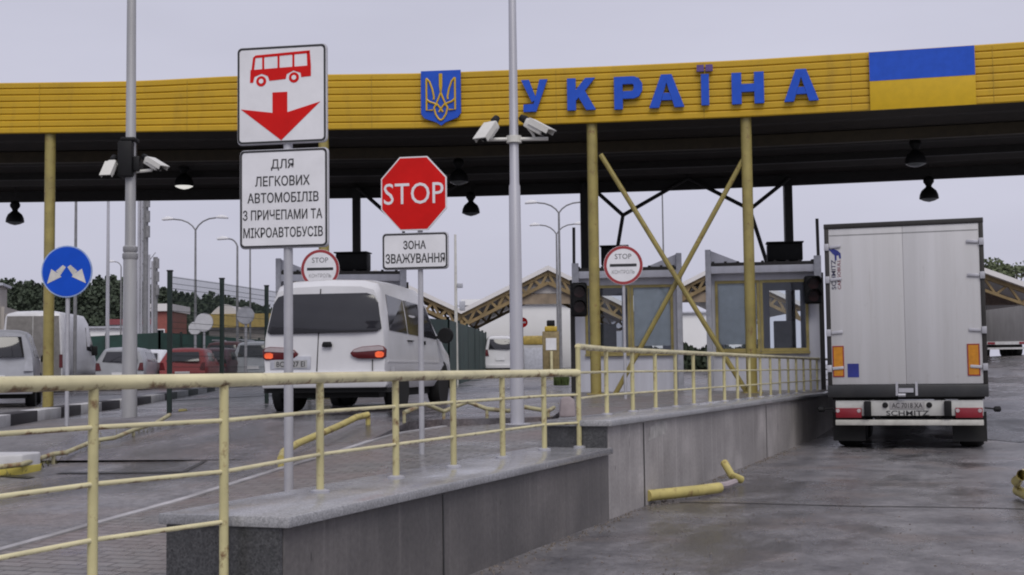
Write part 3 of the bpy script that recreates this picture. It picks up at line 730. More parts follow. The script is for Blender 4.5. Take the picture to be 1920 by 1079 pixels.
# light board, plate, buffers and underrun bar
z0_, z1_ = lz(780), lz(751)
m = MB(); m.span((-1.19, .0, z0_), (1.22, .05, z1_)); m.build('light_board', plain('dirty_white_board', (.52, .52, .50), .45, dirt=.35, scale=3), lor, bevel=.008)
for a, c, s2 in ((1568, 1616, -1), (1784, 1832, 1)):
    m = MB(); m.span((lx(a), -.035, lz(784)), (lx(c), -.002, lz(765))); tl = m.build('tail_light', M['redlight'], lor, bevel=.012)
    for e in (a + 4, c - 5):
        m = MB(); m.lathe([(.028, -.008), (.034, 0)], (lx(e), -.036, lz(770.5)), 12, 'y'); m.build('indicator', M['tailclear'], tl, smooth=True)
for u in (1627, 1771):
    m = MB(); m.span((lx(u) - .06, -.09, lz(781)), (lx(u) + .06, -.002, lz(752))); m.build('rubber_buffer', M['plastic'], lor, bevel=.02)
for u in (1659, 1738):
    m = MB(); m.lathe([(.038, -.03), (.05, -.002)], (lx(u), 0, lz(760)), 12, 'y'); m.build('plate_lamp', M['plastic'], lor, smooth=True)
m = MB(); m.span((lx(1667), -.014, lz(767.5)), (lx(1730), -.002, lz(753.5))); no = m.build('number_plate', plain('plate_grey', (.33, .32, .32), .4), lor, bevel=.003)
text('AC 7018 XA', M['black'], no, .50, .085, (lx(1698.5), -.015, lz(760.5)), 'plate_number', .006, .002)
text('SCHMITZ', M['black'], lor, .70, .085, (lx(1699), -.001, lz(775)), 'lettering', .012, .003)
m = MB(); m.span((-1.20, -.02, lz(798)), (1.22, .08, lz(787.5))); m.build('underrun_bar', plain('cream_bar', (.50, .49, .45), .45, dirt=.3), lor, bevel=.012)
m = MB()
for sx in (-.5, .5): m.span((sx - .05, .081, lz(797)), (sx + .05, .3, z_b - .1)); m.span((sx - .07, .3, z_b - .35), (sx + .07, 12.6, z_b - .06))
m.span((-1.1, 2.0, .45), (1.1, 2.2, .6)); m.span((-1.1, 3.3, .45), (1.1, 3.5, .6)); m.span((-1.1, 4.6, .45), (1.1, 4.8, .6)); m.span((-1.25, .12, z_b - .25), (1.25, .18, z_b - .021))
m.build('chassis', M['under'], lor)
for yw in (.85, 2.15, 3.45):
    for sx in (-1, 1): wheel(lor, (sx * 1.02, yw, .5), .5, .40, sx)
for sx in (-1, 1):
    m = MB(); m.span((sx * .72, .26, .12), (sx * 1.27, .285, .62)); m.build('mud_flap', M['tyre'], lor)
    m = MB(); m.span((sx * 1.27, 5.0, .5), (sx * 1.235, 10.2, 1.0)); m.build('side_guard', M['vanside'], lor)
    m = MB(); m.tube([(sx * 1.24, .1, lz(766)), (sx * 1.44, .06, lz(768))], .015, 6); m.lathe([(.02, 0), (.05, .02), (.05, .1), (.02, .12)], (sx * 1.44 - .06, .06, lz(768)), 10, 'x'); m.build('marker_lamp', M['plastic'], lor)
m = MB(); m.prism([(13.75, .55), (15.9, .55), (16.0, 1.3), (15.75, 2.5), (15.2, 3.6), (13.75, 3.75)], 'x', -1.23, 1.23); m.build('cab', M['vanside'], lor, bevel=.04)
for yw in (12.2, 15.0):
    for sx in (-1, 1): wheel(lor, (sx * 1.03, yw, .5), .5, .36, sx)

# ------------------------------------------------------------------ cars and vans: a lofted body with windows, lamps and wheels as parts
def vehicle(name, label, cat, loc, rz, st, w_, belt, paint, front=False, wheels=(), r=.33, rear_tilt=.22, group=None, sub=True, window=None, sides=(), tail=None, plate=None, extra=None, wr=None, tumble=.0, rear_mat=None):
    t = thing(name, label, cat, loc, rz, group)
    def warp(y, z): return y + rear_tilt * max(0, z - belt) * exp(-y / .7)
    L_ = st[-1][0]
    def section(y, zb, zt, ws, wrs):
        be = min(belt, zt - .24); W = w_ * ws; K = w_ * wrs
        h = [(W * .90, zb), (W * .985, zb + .12), (W, (zb + be) / 2), (W * .985, be), ((W * .985 + K) / 2 + .01, (be + zt - .17) / 2), (K, zt - .17), (K * .93, zt - .07), (K * .68, zt - .018), (0, zt)]
        ring = [(-a, z) for a, z in h[:-1]] + [h[-1]] + [(a, z) for a, z in h[:-1][::-1]]
        return [(a, warp(y, z), z) for a, z in ring]
    secs = [section(*s_) for s_ in st]; n = len(secs[0])
    m = MB(); m.add([p for s_ in secs for p in s_], [[i * n + k, i * n + (k + 1) % n, (i + 1) * n + (k + 1) % n, (i + 1) * n + k] for i in range(len(secs) - 1) for k in range(n)])
    m.f += [list(range(n)), [(len(secs) - 1) * n + k for k in range(n)]]
    body = m.build('body', paint, t, smooth=True)
    def halfw(y, z):
        ys_ = [s_[0] for s_ in st]; zt = np.interp(y, ys_, [s_[2] for s_ in st]); W = w_ * np.interp(y, ys_, [s_[3] for s_ in st]); K = w_ * np.interp(y, ys_, [s_[4] for s_ in st])
        be = min(belt, zt - .24); 
        if z <= be: return W * .99
        f_ = min(1, (z - be) / (zt - .17 - be)); return W * .985 * (1 - f_) + K * f_ + .01 * (1 - abs(2 * f_ - 1))
    def slab(name_, mat, pts, off=.008, th=.03, yoff=0, parent=t, bev=0):   # on the rear face, pts are (x, z)
        m = MB(); A = [(a, warp(0, z) - off + yoff, z) for a, z in pts]; B_ = [(a, warp(0, z) + th + yoff, z) for a, z in pts]; k_ = len(pts)
        m.add(A + B_, [list(range(k_)), list(range(k_, 2 * k_))[::-1]] + [[i, i + k_, (i + 1) % k_ + k_, (i + 1) % k_] for i in range(k_)])
        return m.build(name_, mat, parent, bevel=bev)
    if window: slab('rear_window', M['carglass'], window, .012, .05, bev=.01)
    for sx in (-1, 1):
        for pts in sides:
            m = MB(); o_ = []; i_ = []
            for y, z in pts: hw = halfw(y, z); o_.append((sx * (hw + .008), y, z)); i_.append((sx * (hw - .04), y, z))
            k_ = len(pts); m.add(o_ + i_, [list(range(k_)), list(range(k_, 2 * k_))[::-1]] + [[i, i + k_, (i + 1) % k_ + k_, (i + 1) % k_] for i in range(k_)])
            m.build('side_window', M['carglass'], t)
        for yw in wheels: 
            hw = w_ * .97; wheel(t, (sx * (hw - .11), yw, r), r, .2, sx)
            m = MB(); m.lathe([(r * 1.12, -.13), (r * 1.17, -.02), (r * 1.17, .013), (r * 1.02, .013)], (sx * (hw), yw, r * 1.02), 20, 'x'); m.build('wheel_arch', M['under'], t, smooth=True)
    if wheels:
        m = MB(); m.span((-w_ * .8, .25, .2), (w_ * .8, L_ - .3, st[0][1] + .06)); m.build('underbody', M['under'], t)
    return t, body, warp, halfw, slab

# white minivan on the weighing platform
VD = 18.95; vz = PZ
q = spot(608, VD, vz); sV = FPX / VD
st = [(0, .40, 1.80, .98, .835), (.07, .36, 1.87, .995, .85), (.22, .34, 1.905, 1.0, .85), (.7, .32, 1.93, 1.0, .86), (1.6, .32, 1.94, 1.0, .86), (2.5, .32, 1.92, 1.0, .855), (2.95, .32, 1.84, 1.0, .84), (3.3, .32, 1.64, .995, .82), (3.65, .33, 1.38, .99, .82), (3.95, .34, 1.18, .98, .88), (4.35, .35, 1.08, .96, .87), (4.65, .38, .95, .91, .82), (4.82, .42, .78, .82, .72)]
sides = [[(.28, 1.16), (1.32, 1.13), (1.32, 1.64), (.42, 1.68)], [(1.38, 1.13), (2.28, 1.11), (2.28, 1.62), (1.38, 1.64)], [(2.36, 1.11), (3.36, 1.08), (3.2, 1.30), (2.86, 1.62), (2.36, 1.62)]]
rw = [(-.85, 1.15), (-.80, 1.115), (.76, 1.135), (.835, 1.18), (.775, 1.55), (.71, 1.655), (.60, 1.69), (-.60, 1.69), (-.71, 1.655), (-.775, 1.55)]
van, body, warp, halfw, slab = vehicle('minivan', 'white minivan with tinted rear window and lit tail lamps on the weighing platform', 'van', (q[0], q[1], vz), YAW - R(9.5), st, .905, 1.06, M['vanwhite'], wheels=(1.0, 3.8), r=.33, rear_tilt=.15, window=rw, sides=sides)
for sx in (-1, 1):
    slab('tail_light', M['tail'], [(sx * 0.382, .835), (sx * 0.422, .785), (sx * 0.502, .755), (sx * 0.862, .75), (sx * 0.904, .775), (sx * 0.912, .88), (sx * 0.872, .925), (sx * 0.802, .94), (sx * 0.562, .925), (sx * 0.442, .89)], .02, .03, bev=.01)
    o = [c for c in van.children if c.name.startswith('tail_light')][-1]
    slab('brake_lamp', M['taillit'], [(sx * 0.752, .785), (sx * 0.782, .768), (sx * 0.852, .77), (sx * 0.877, .79), (sx * 0.880, .83), (sx * 0.852, .85), (sx * 0.792, .855), (sx * 0.752, .835)], .028, -.021, parent=o)
    slab('clear_lens', M['tailclear'], [(sx * 0.422, .855), (sx * 0.482, .850), (sx * 0.882, .875), (sx * 0.862, .918), (sx * 0.802, .930), (sx * 0.572, .918), (sx * 0.452, .885)], .025, -.0205, parent=o)
    m = MB(); m.lathe([(.12, 0), (.13, .03), (.13, .10), (.10, .14)], (sx * 1.03, 3.28, 1.15), 14, 'y'); m.box((sx * .92, 3.3, 1.12), (.14, .05, .05)); mo = m.build('mirror', M['plastic'], van, smooth=True)
    slab('reflector', M['tail'], [(sx * .18 + sx * .17, .475), (sx * .18 + sx * .38, .475), (sx * .18 + sx * .38, .515), (sx * .18 + sx * .17, .515)], .05, .0, yoff=.0)
slab('door_gap', M['under'], [(-.115, .56), (-.103, .56), (-.073, 1.76), (-.085, 1.76)], .0135, .02)
slab('door_gap', M['under'], [(.70, .56), (.708, .56), (.708, .74), (.70, .74)], .006, .02)
slab('door_handle', M['plastic'], [(-.02, .925), (.11, .925), (.12, .95), (.10, 1.0), (-.01, 1.0), (-.03, .95)], .03, .01, bev=.008)
slab('plate_surround', M['boothdark'], [(-.80, .615), (-.20, .615), (-.20, .80), (-.80, .80)], .012, .02, bev=.008)
npo = slab('number_plate', plain('plate_white', (.36, .36, .36), .4), [(-.73, .635), (-.25, .635), (-.25, .745), (-.73, .745)], .02, -.0125)
text('BC 8327 EI', M['black'], npo, .42, .075, (-.49, -.0205, .69), 'plate_number', .006, .002)
m = MB(); m.prism([(-.90, .345), (.90, .345), (.93, .40), (.93, .53), (.90, .58), (-.90, .58), (-.93, .53), (-.93, .40)], 'y', -.045, .12); m.build('bumper', M['vanwhite'], van, bevel=.025)
m = MB(); m.span((-.91, .05, .28), (.91, .3, .344)); m.build('bumper_valance', M['under'], van)
m = MB()
for sx in (-1, 1):
    m.span((sx * .895, .1, .70), (sx * .912, 3.4, .725))
m.build('side_moulding', M['vanwhite'], van)
m = MB(); m.span((halfw(2.2, .95) - .01, 2.33, .98), (halfw(2.2, .95) + .025, 2.38, 1.04)); m.build('side_door_handle', M['plastic'], van)
m = MB(); m.span((halfw(1.2, .95) - .01, 1.28, 1.02), (halfw(1.2, .95) + .02, 1.62, 1.035)); m.build('side_door_handle', M['plastic'], van)
m = MB(); m.face((halfw(.5, .5) + .006, .28, .5), (halfw(.5, .5) + .006, .48, .5), (halfw(.5, .66) + .006, .48, .66), (halfw(.5, .66) + .006, .28, .66)); m.build('fuel_flap', M['vanside'], van)
m = MB()
for xx in (-.45, .1, .5): m.span((xx - .16, 1.2, 1.10), (xx + .16, 1.32, 1.5))
m.build('seats', M['inside'], van)

def gcar(label, u, D, dims, paint, yaw, name='parked_car', cat='car', kind='hatch', lift=0, group='vehicles queuing beyond the fence', rear_mat=None, plate=True, tailc=None, roof_rack=False):
    L_, hw, H_ = dims; q = spot(u, D); z0 = max(gz(q[0], q[1]), 0) + lift
    k = H_
    if kind == 'hatch':
        st = [(0, .30, k * .93, .95, .76), (.1, .26, k * .97, 1, .79), (.5, .25, k, 1, .81), (L_ * .45, .25, k * .985, 1, .82), (L_ * .56, .25, k * .86, 1, .84), (L_ * .68, .26, k * .68, .99, .9), (L_ * .88, .28, k * .60, .94, .84), (L_, .34, k * .46, .80, .7)]
        belt = k * .62; tilt = .75; win = [(-hw * .70, k * .66), (hw * .70, k * .66), (hw * .60, k * .89), (-hw * .60, k * .89)]
        sd = [[(.62, k * .67), (L_ * .40, k * .655), (L_ * .40, k * .87), (.80, k * .88)], [(L_ * .42, k * .655), (L_ * .64, k * .64), (L_ * .52, k * .85), (L_ * .42, k * .87)]]; r = .30; whs = (L_ * .2, L_ * .82)
    elif kind == 'suv':
        st = [(0, .40, k * .95, .96, .8), (.1, .36, k * .98, 1, .82), (.5, .36, k, 1, .84), (L_ * .5, .36, k * .99, 1, .84), (L_ * .62, .36, k * .83, 1, .86), (L_ * .7, .36, k * .66, .99, .92), (L_ * .9, .38, k * .61, .95, .88), (L_, .42, k * .5, .86, .78)]
        belt = k * .60; tilt = .3; win = [(-hw * .74, k * .64), (hw * .74, k * .64), (hw * .66, k * .90), (-hw * .66, k * .90)]
        sd = [[(.30, k * .65), (L_ * .42, k * .64), (L_ * .42, k * .88), (.42, k * .89)], [(L_ * .44, k * .64), (L_ * .67, k * .63), (L_ * .57, k * .84), (L_ * .44, k * .88)]]; r = .36; whs = (L_ * .19, L_ * .82)
    else:
        st = [(0, .42, k * .95, .96, .86), (.08, .36, k * .985, 1, .89), (.4, .35, k, 1, .9), (L_ * .62, .35, k * .995, 1, .9), (L_ * .72, .35, k * .93, 1, .88), (L_ * .80, .35, k * .72, 1, .86), (L_ * .87, .36, k * .50, .98, .9), (L_ * .96, .38, k * .42, .92, .84), (L_, .42, k * .33, .84, .76)]
        belt = k * .50; tilt = .05; win = [(-hw * .80, k * .55), (hw * .80, k * .55), (hw * .74, k * .86), (-hw * .74, k * .86)]
        sd = [[(L_ * .60, k * .53), (L_ * .80, k * .50), (L_ * .73, k * .80), (L_ * .60, k * .82)]]; r = .33; whs = (L_ * .2, L_ * .83)
    if rear_mat: win = None
    t, body, warp, halfw, slab = vehicle(name, label, cat, (q[0], q[1], z0), YAW + yaw, st, hw, belt, paint, wheels=whs, r=r, rear_tilt=tilt, window=win, sides=sd, group=group)
    for sx in (-1, 1):
        if kind == 'van': slab('tail_light', M['tail'], [(sx * hw * .86, k * .30), (sx * hw * .97, k * .30), (sx * hw * .96, k * .46), (sx * hw * .86, k * .46)], .02, .03)
        else: slab('tail_light', tailc or M['tail'], [(sx * hw * .72, k * .46), (sx * hw * .95, k * .46), (sx * hw * .93, k * .63), (sx * hw * .80, k * .63)], .02, .03)
        m = MB(); m.box((sx * (hw + .10), whs[1] - .55, belt + .06), (.2, .09, .16 if kind != 'van' else .34)); m.build('mirror', M['plastic'], t, bevel=.02)
    if rear_mat:
        slab('rear_door', rear_mat, [(-hw * .92, k * .20), (-.01, k * .20), (-.01, k * .93), (-hw * .82, k * .93)], .015, .03)
        slab('rear_door', rear_mat, [(.01, k * .20), (hw * .92, k * .20), (hw * .82, k * .93), (.01, k * .93)], .015, .03)
    if plate: slab('number_plate', M['white'], [(-.26, k * .34), (.26, k * .34), (.26, k * .41), (-.26, k * .41)], .03, .0)
    m = MB(); m.span((-hw * .95, -.06, .30), (hw * .95, .10, .52 if kind != 'van' else .48)); m.build('bumper', paint if kind != 'van' else M['plastic'], t, bevel=.03)
    if roof_rack:
        m = MB()
        for sx in (-1, 1): m.tube([(sx * hw * .68, .5, k + .05), (sx * hw * .68, L_ * .5, k + .05)], .03, 6)
        m.build('roof_rail', M['galv'], t)
    return t
CP = lambda n, c, r=.3: plain(n, c, r, var=.06, dirt=.15)
gcar('large white panel van with rear doors tinted dark as shade, behind the left yellow column', 60, 44, (5.2, 1.02, 2.72), M['vanside'], R(4), 'panel_van', 'van', 'van', rear_mat=plain('shaded_white_door', (.20, .19, .18), .5, dirt=.2))  # door colour carries the shade on the white van's rear
gcar('pale blue-grey minivan cut off by the left edge of the photo', -14, 30, (4.2, .90, 1.78), CP('pale_bluegrey_paint', (.36, .37, .41)), R(17), 'parked_minivan', 'van', 'suv', tailc=M['boothdark'])
gcar('silver car with a large red tail lamp beside the panel van', 224, 46, (4.0, .86, 1.50), CP('silver_paint', (.30, .31, .34)), R(3), kind='hatch')
gcar('small white car with a sloping nose left of the red hatchback', 268, 53, (3.7, .80, 1.46), CP('white_paint_far', (.60, .61, .65)), -R(16), kind='hatch')
gcar('red hatchback with a grey rear window behind the green fence post', 342, 48, (3.9, .86, 1.47), CP('red_paint', (.24, .022, .026)), R(1), kind='hatch')
gcar('dark maroon car right behind the red hatchback', 388, 55, (4.3, .86, 1.52), CP('maroon_paint', (.055, .02, .03)), -R(9), kind='hatch')
gcar('dark brownish red off-road car with roof bars near the second fence post', 416, 60, (4.5, .92, 1.85), CP('brownred_paint', (.07, .02, .022)), -R(8), kind='suv', roof_rack=True)
gcar('silver off-road car with pale roof just left of the white minivan', 474, 56, (4.4, .9, 1.78), CP('silverblue_paint', (.34, .36, .39)), -R(6), kind='suv', roof_rack=True)
gcar('white minibus far down the road left of the camera pole', 938, 78, (5.0, .90, 2.22), M['vanwhite'], R(1), 'minibus', 'van', 'suv', group=None)

# grey articulated lorry standing far right
q = spot(1889, 84); z0 = gz(q[0], q[1])
t = thing('grey_lorry', 'grey tarpaulin lorry parked under the far right roof', 'lorry', (q[0], q[1], z0), VR + R(-3))
m = MB(); m.span((-1.3, 0, .95), (1.3, 12, 3.75)); m.build('body', plain('grey_tarpaulin', (.15, .145, .15), .6, var=.15, streak=True), t, bevel=.04)
m = MB(); m.span((-1.33, -.03, .92), (-1.24, .05, 3.78)); m.span((1.24, -.03, .92), (1.33, .05, 3.78)); m.span((-1.239, -.03, 3.68), (1.239, .05, 3.78)); m.build('door_frame', M['darksteel'], t)
m = MB(); m.span((-1.27, -.06, .74), (1.27, .12, .94)); m.build('light_board', M['kerbw'], t)
for sx in (-1, 1):
    m = MB(); m.span((sx * .75, -.09, .77), (sx * 1.2, -.062, .9)); m.build('tail_light', M['redlight'], t)
    for yw in (1.2, 2.5, 3.8): wheel(t, (sx * 1.02, yw, .48), .48, .4, sx)
m = MB(); m.span((-1.2, -.02, .44), (1.2, .08, .56)); m.build('underrun_bar', M['kerbw'], t)
m = MB(); m.span((-.6, .2, .5), (.6, 11.5, .93)); m.build('chassis', M['under'], t)

# ------------------------------------------------------------------ road signs
def rounded(w_, h_, r, n=5, cx=0, cz=0):
    out = []
    for sx, sz, a0 in ((1, 1, 0), (-1, 1, 90), (-1, -1, 180), (1, -1, 270)):
        for k in range(n + 1):
            a = R(a0 + 90 * k / n); out.append((cx + sx * (w_ / 2 - r) + r * cos(a), cz + sz * (h_ / 2 - r) + r * sin(a)))
    return out
class Sign:
    def __init__(s, name, label, u, D, zb, rz, pr, vtop, group=None, post=None):
        s.D = D; s.u = u; s.s = FPX / D; q = spot(u, D, zb); s.zb = zb; s.q = q
        s.t = thing(name, label, 'road sign', q, rz, group); s.rz = rz
        m = MB(); m.tube([(0, 0, -.05), (0, 0, s.Z(vtop))], pr, 14); s.post = m.build('post', post or M['signgrey'], s.t, smooth=True)
        s.k = cos(VR - rz)
    def Z(s, v): return zat(s.u, v, s.D) - s.zb
    def X(s, u): return (u - s.u) / s.s / s.k
    def board(s, u0, u1, v0, v1, y=-.05):
        w_, h_ = s.X(u1) - s.X(u0), s.Z(v0) - s.Z(v1); cx, cz = (s.X(u0) + s.X(u1)) / 2, (s.Z(v0) + s.Z(v1)) / 2
        m = MB(); m.prism(rounded(w_, h_, .035, 5, cx, cz), 'y', y, y + .018); bo = m.build('board', M['white'], s.t)
        m = MB(); m.prism(rounded(w_ + .012, h_ + .012, .038, 5, cx, cz), 'y', y + .0185, y + .028); m.build('back_plate', M['galv'], bo)
        o_ = rounded(w_ - .004, h_ - .004, .034, 5, cx, cz); i_ = rounded(w_ - .036, h_ - .036, .024, 5, cx, cz); n = len(o_)
        m = MB(); m.add([(a, y - .002, c) for a, c in o_] + [(a, y - .002, c) for a, c in i_] , [[i, (i + 1) % n, (i + 1) % n + n, i + n] for i in range(n)]); m.build('border', M['black'], bo)
        for dz in (h_ * .3, -h_ * .3):
            m = MB(); m.span((-.06, y + .0285, cz + dz - .015), (.06, .045, cz + dz + .015)); m.build('bracket', M['galv'], bo)
        return bo, y, cx, cz
    def txt(s, body, u0, u1, v0, v1, par, y, mat=None, bold=.012):
        return text(body, mat or M['black'], par, s.X(u1) - s.X(u0), s.Z(v0) - s.Z(v1), ((s.X(u0) + s.X(u1)) / 2, y, (s.Z(v0) + s.Z(v1)) / 2), 'lettering', bold, .002)
s1 = Sign('lane_sign', 'tall two-board sign with a red bus pictogram over Ukrainian lettering', 541, 10.4, .495, R(10), .036, 95)
bo, y, cx, cz = s1.board(446, 619, 89, 270)
U0, V0 = 532, 178
def pp(pts): return [(s1.X(u), s1.Z(v + .055 * (u - U0) * 0)) for u, v in pts]
m = MB(); pq = pp([(515, 174), (544, 174), (544, 211), (608, 193), (533, 264), (453, 203), (515, 212)])
# the arrow: shaft and swept head
def flat(polys, mat, par, y, nm, th=.002):
    m = MB()
    for P_ in polys: m.prism(P_, 'y', y - th, y)
    return m.build(nm, mat, par)
flat([pp([(515, 175), (544, 175), (544, 213), (515, 213)]), pp([(515, 213), (544, 213), (532, 265)]), pp([(453, 204), (515, 213), (532, 265)]), pp([(544, 213), (608, 196), (532, 265)])], M['red'], bo, y - .0005, 'arrow')
bus = [pp([(472, 131), (590, 128), (590, 148), (571, 149), (570, 141), (556, 136), (543, 142), (541, 151), (509, 153), (506, 144), (494, 139), (480, 144), (477, 155), (471, 155)]),
       pp([(474, 131), (477, 108), (482, 107), (479, 131)]), pp([(477, 108), (482, 104), (588, 100), (588, 105), (482, 109)]), pp([(495, 131), (495, 107), (499, 107), (499, 131)]),
       pp([(525, 130), (525, 106), (529, 106), (529, 130)]), pp([(554, 129), (554, 104), (558, 104), (558, 129)]), pp([(583, 129), (582, 102), (588, 102), (590, 128)])]
flat(bus, M['red'], bo, y - .0005, 'bus_pictogram')
for u in (493, 557):
    m = MB(); m.lathe([(10 / s1.s, -.002), (10 / s1.s, 0)], (s1.X(u), y - .0006, s1.Z(153 if u < 500 else 149)), 20, 'y'); m.build('wheel_pictogram', M['red'], bo)
    m = MB(); m.lathe([(4.5 / s1.s, -.002), (4.5 / s1.s, 0)], (s1.X(u), y - .0030, s1.Z(153 if u < 500 else 149)), 16, 'y'); m.build('wheel_centre', M['white'], bo)
bo, y, cx, cz = s1.board(451, 621, 282, 465)
for tx, a, c, d_, e in (('ДЛЯ', 512, 556, 300, 321), ('ЛЕГКОВИХ', 481, 587, 331, 350), ('АВТОМОБІЛІВ', 466, 604, 362, 381), ('З ПРИЧЕПАМИ ТА', 457, 611, 394, 413), ('МІКРОАВТОБУСІВ', 458, 612, 427, 446)):
    s1.txt(tx, a, c, d_, e, bo, y - .0005, bold=.009)

s2 = Sign('stop_sign', 'red octagonal sign over a small plate reading weighing zone', 790, 12.8, .63, R(10), .026, 300)
cx, cz = s2.X(780.5), s2.Z(364); rw_, rh_ = (843 - 718) / 2 / s2.s / s2.k, 70 / s2.s
octo = [(cx + rw_ * a, cz + rh_ * c) for a, c in ((.42, 1), (1, .42), (1, -.42), (.42, -1), (-.42, -1), (-1, -.42), (-1, .42), (-.42, 1))]
m = MB(); m.prism(octo, 'y', -.05, -.03); oc = m.build('octagon', M['white'], s2.t)
m = MB(); m.prism([(cx + (a - cx) * .965, cz + (c - cz) * .965) for a, c in octo], 'y', -.0525, -.0505); m.build('red_face', M['red'], oc)
text('STOP', M['white'], oc, (838 - 724) / s2.s / s2.k, 40 / s2.s, (cx, -.053, cz), 'lettering', .0, .002)
m = MB(); m.span((-.05, -.0295, cz + .1), (.05, .035, cz + .13)); m.span((-.05, -.0295, cz - .2), (.05, .035, cz - .17)); m.build('bracket', M['galv'], oc)
bo, y, cx, cz = s2.board(720, 844, 438, 505)
s2.txt('ЗОНА', 760, 803, 452, 468, bo, y - .0005, bold=.014); s2.txt('ЗВАЖУВАННЯ', 726, 839, 476, 494, bo, y - .0005, bold=.014)

def round_sign(label, u, v, rpx, D, zb, rz=None, words='ПРИКОРДОН'):
    s_ = Sign('control_sign', label, u, D, zb, VR - R(6) if rz is None else rz, .028, v - rpx * .6)
    cx, cz, r = 0, s_.Z(v), rpx / s_.s
    m = MB(); m.lathe([(r, -.05), (r, -.035)], (0, 0, cz), 36, 'y'); d_ = m.build('disc', M['white'], s_.t, smooth=True)
    m = MB(); n = 40
    m.add([(r * k * cos(2 * pi * i / n), -.052, cz + r * k * sin(2 * pi * i / n)) for k in (.985, .84) for i in range(n)], [[i, (i + 1) % n, (i + 1) % n + n, i + n] for i in range(n)])
    m.build('red_ring', M['darkred'], d_)
    m = MB(); m.span((-r * .68, -.054, cz - r * .07), (r * .68, -.0505, cz + r * .07)); m.build('black_bar', M['black'], d_)
    text('STOP', plain('grey_lettering', (.10, .10, .11), .5), d_, r * .84, r * .26, (0, -.0505, cz + r * .45), 'lettering', .0, .002)
    text('КОНТРОЛЬ', plain('pale_lettering', (.26, .26, .27), .5), d_, r * 1.15, r * .2, (0, -.0505, cz - r * .34), 'lettering', .0, .002)
    m = MB(); m.span((-.04, -.034, cz + r * .2), (.04, .03, cz + r * .3)); m.build('bracket', M['galv'], d_)
    return s_
q = spot(1172, 24.0)
round_sign('round red-bordered STOP sign with black bar in front of the middle booth', 1172, 498, 37, 24.0, .86)
round_sign('round red-bordered STOP sign with black bar peeking over the white van roof', 602, 505, 37, 27.0, .86)

s5 = Sign('blue_sign', 'blue round sign with two white arrows pointing down left and right', 126, 19.0, gz(*spot(126, 19.0)[:2]), VR - R(3), .03, 480)
r = 49 / s5.s; cz = s5.Z(510)
m = MB(); m.lathe([(r, -.05), (r, -.035)], (0, 0, cz), 40, 'y'); d_ = m.build('disc', plain('pale_blue_rim', (.28, .38, .62), .45), s5.t, smooth=True)
m = MB(); m.lathe([(r * .95, -.053), (r * .95, -.0505)], (0, 0, cz), 40, 'y'); m.build('blue_face', M['blue'], d_, smooth=True)
ar = []
for sg in (-1, 1):
    P = lambda a, c: (sg * a * r, cz + c * r)
    ar += [[P(.03, .17), P(.15, .25), P(.42, .02), P(.25, -.15)], [P(.20, -.20), P(.33, -.07), P(.76, -.46)], [P(.33, -.07), P(.60, .10), P(.76, -.46)]]
m = MB()
for k_, P_ in enumerate(ar): m.prism(P_, 'y', -.0555 - .0001 * k_, -.0535)
m.build('white_arrows', plain('arrow_white', (.58, .56, .52), .45), d_)
m = MB(); m.span((-.05, -.034, cz + .05), (.05, .033, cz + .08)); m.build('bracket', M['galv'], d_)

# ------------------------------------------------------------------ poles with cameras
def camera(par, c, L_, rz, pitch, flip):
    """camera housing: body with sunshield, cable boot and gooseneck bracket, hung on the pole"""
    m = MB(); m.box((0, 0, 0), (.13, L_, .11)); m.v = [tuple(p) for p in m.v]
    o = m.build('camera', M['camwhite'], par, bevel=.02)
    o.location = c; o.rotation_euler = (pitch, 0, rz)
    s_ = MB(); s_.span((-.085, -L_ / 2 - .10, .06), (.085, L_ / 2 - .05, .072)); s_.span((-.085, -L_ / 2 - .08, .0), (-.075, L_ / 2 - .06, .0595)); s_.span((.075, -L_ / 2 - .08, .0), (.085, L_ / 2 - .06, .0595)); s_.build('sunshield', M['camwhite'], o)
    l_ = MB(); l_.lathe([(.045, -.012), (.05, 0)], (0, -L_ / 2 - .001, 0), 14, 'y'); l_.build('lens', M['plastic'], o, smooth=True)
    l_ = MB(); l_.lathe([(.03, 0), (.05, .03), (.04, .10)], (0, L_ / 2, .02), 10, 'y'); l_.build('cable_boot', M['plastic'], o, smooth=True)
    return o
D1 = 15.5; q1 = spot(969, D1, .79); sp = FPX / D1
t = thing('camera_pole', 'tall light grey pole carrying two cameras on a cross arm in mid walkway', 'pole', q1, VR)
zp = lambda v: zat(969, v, D1) - .79
m = MB(); m.tube([(0, 0, 0), (0, 0, zp(350)), (0, 0, zp(345)), (0, 0, zp(-340))], [.082, .066, .055, .034], 18); m.build('pole', M['galv'], t, smooth=True)
m = MB(); m.lathe([(.16, 0), (.16, .015), (.10, .02)], (0, 0, 0), 18); m.build('base_plate', M['galv'], t, smooth=True)
za = zp(262)
m = MB(); m.tube([(-.36, -.02, za), (.40, -.02, za)], .022, 10); m.lathe([(.09, -.04), (.09, .04)], (0, 0, za), 16); m.build('arm', M['camwhite'], t, smooth=True)
m = MB(); m.tube([(.24, -.02, za + .01), (.22, -.02, za + .06), (.16, -.02, za + .14), (.17, -.02, za + .22)], .016, 8); m.build('bracket', M['camwhite'], t, smooth=True)
m = MB(); m.tube([(-.30, -.02, za + .01), (-.24, -.02, za + .05), (-.225, -.02, za + .14), (-.25, -.02, za + .2)], .016, 8); m.build('bracket', M['camwhite'], t, smooth=True)
camera(t, (.25, -.08, za + .13), .26, R(62), R(30), 1)
camera(t, (-.285, -.08, za + .09), .27, R(-34), R(44), -1)
D2 = 19.4; z2 = gz(*spot(243, D2)[:2]); q2 = spot(243, D2, z2)
t = thing('camera_pole', 'old two-stage grey pole with black junction box and two cameras on the left', 'pole', q2, VR)
zp = lambda v: zat(240, v, D2) - z2
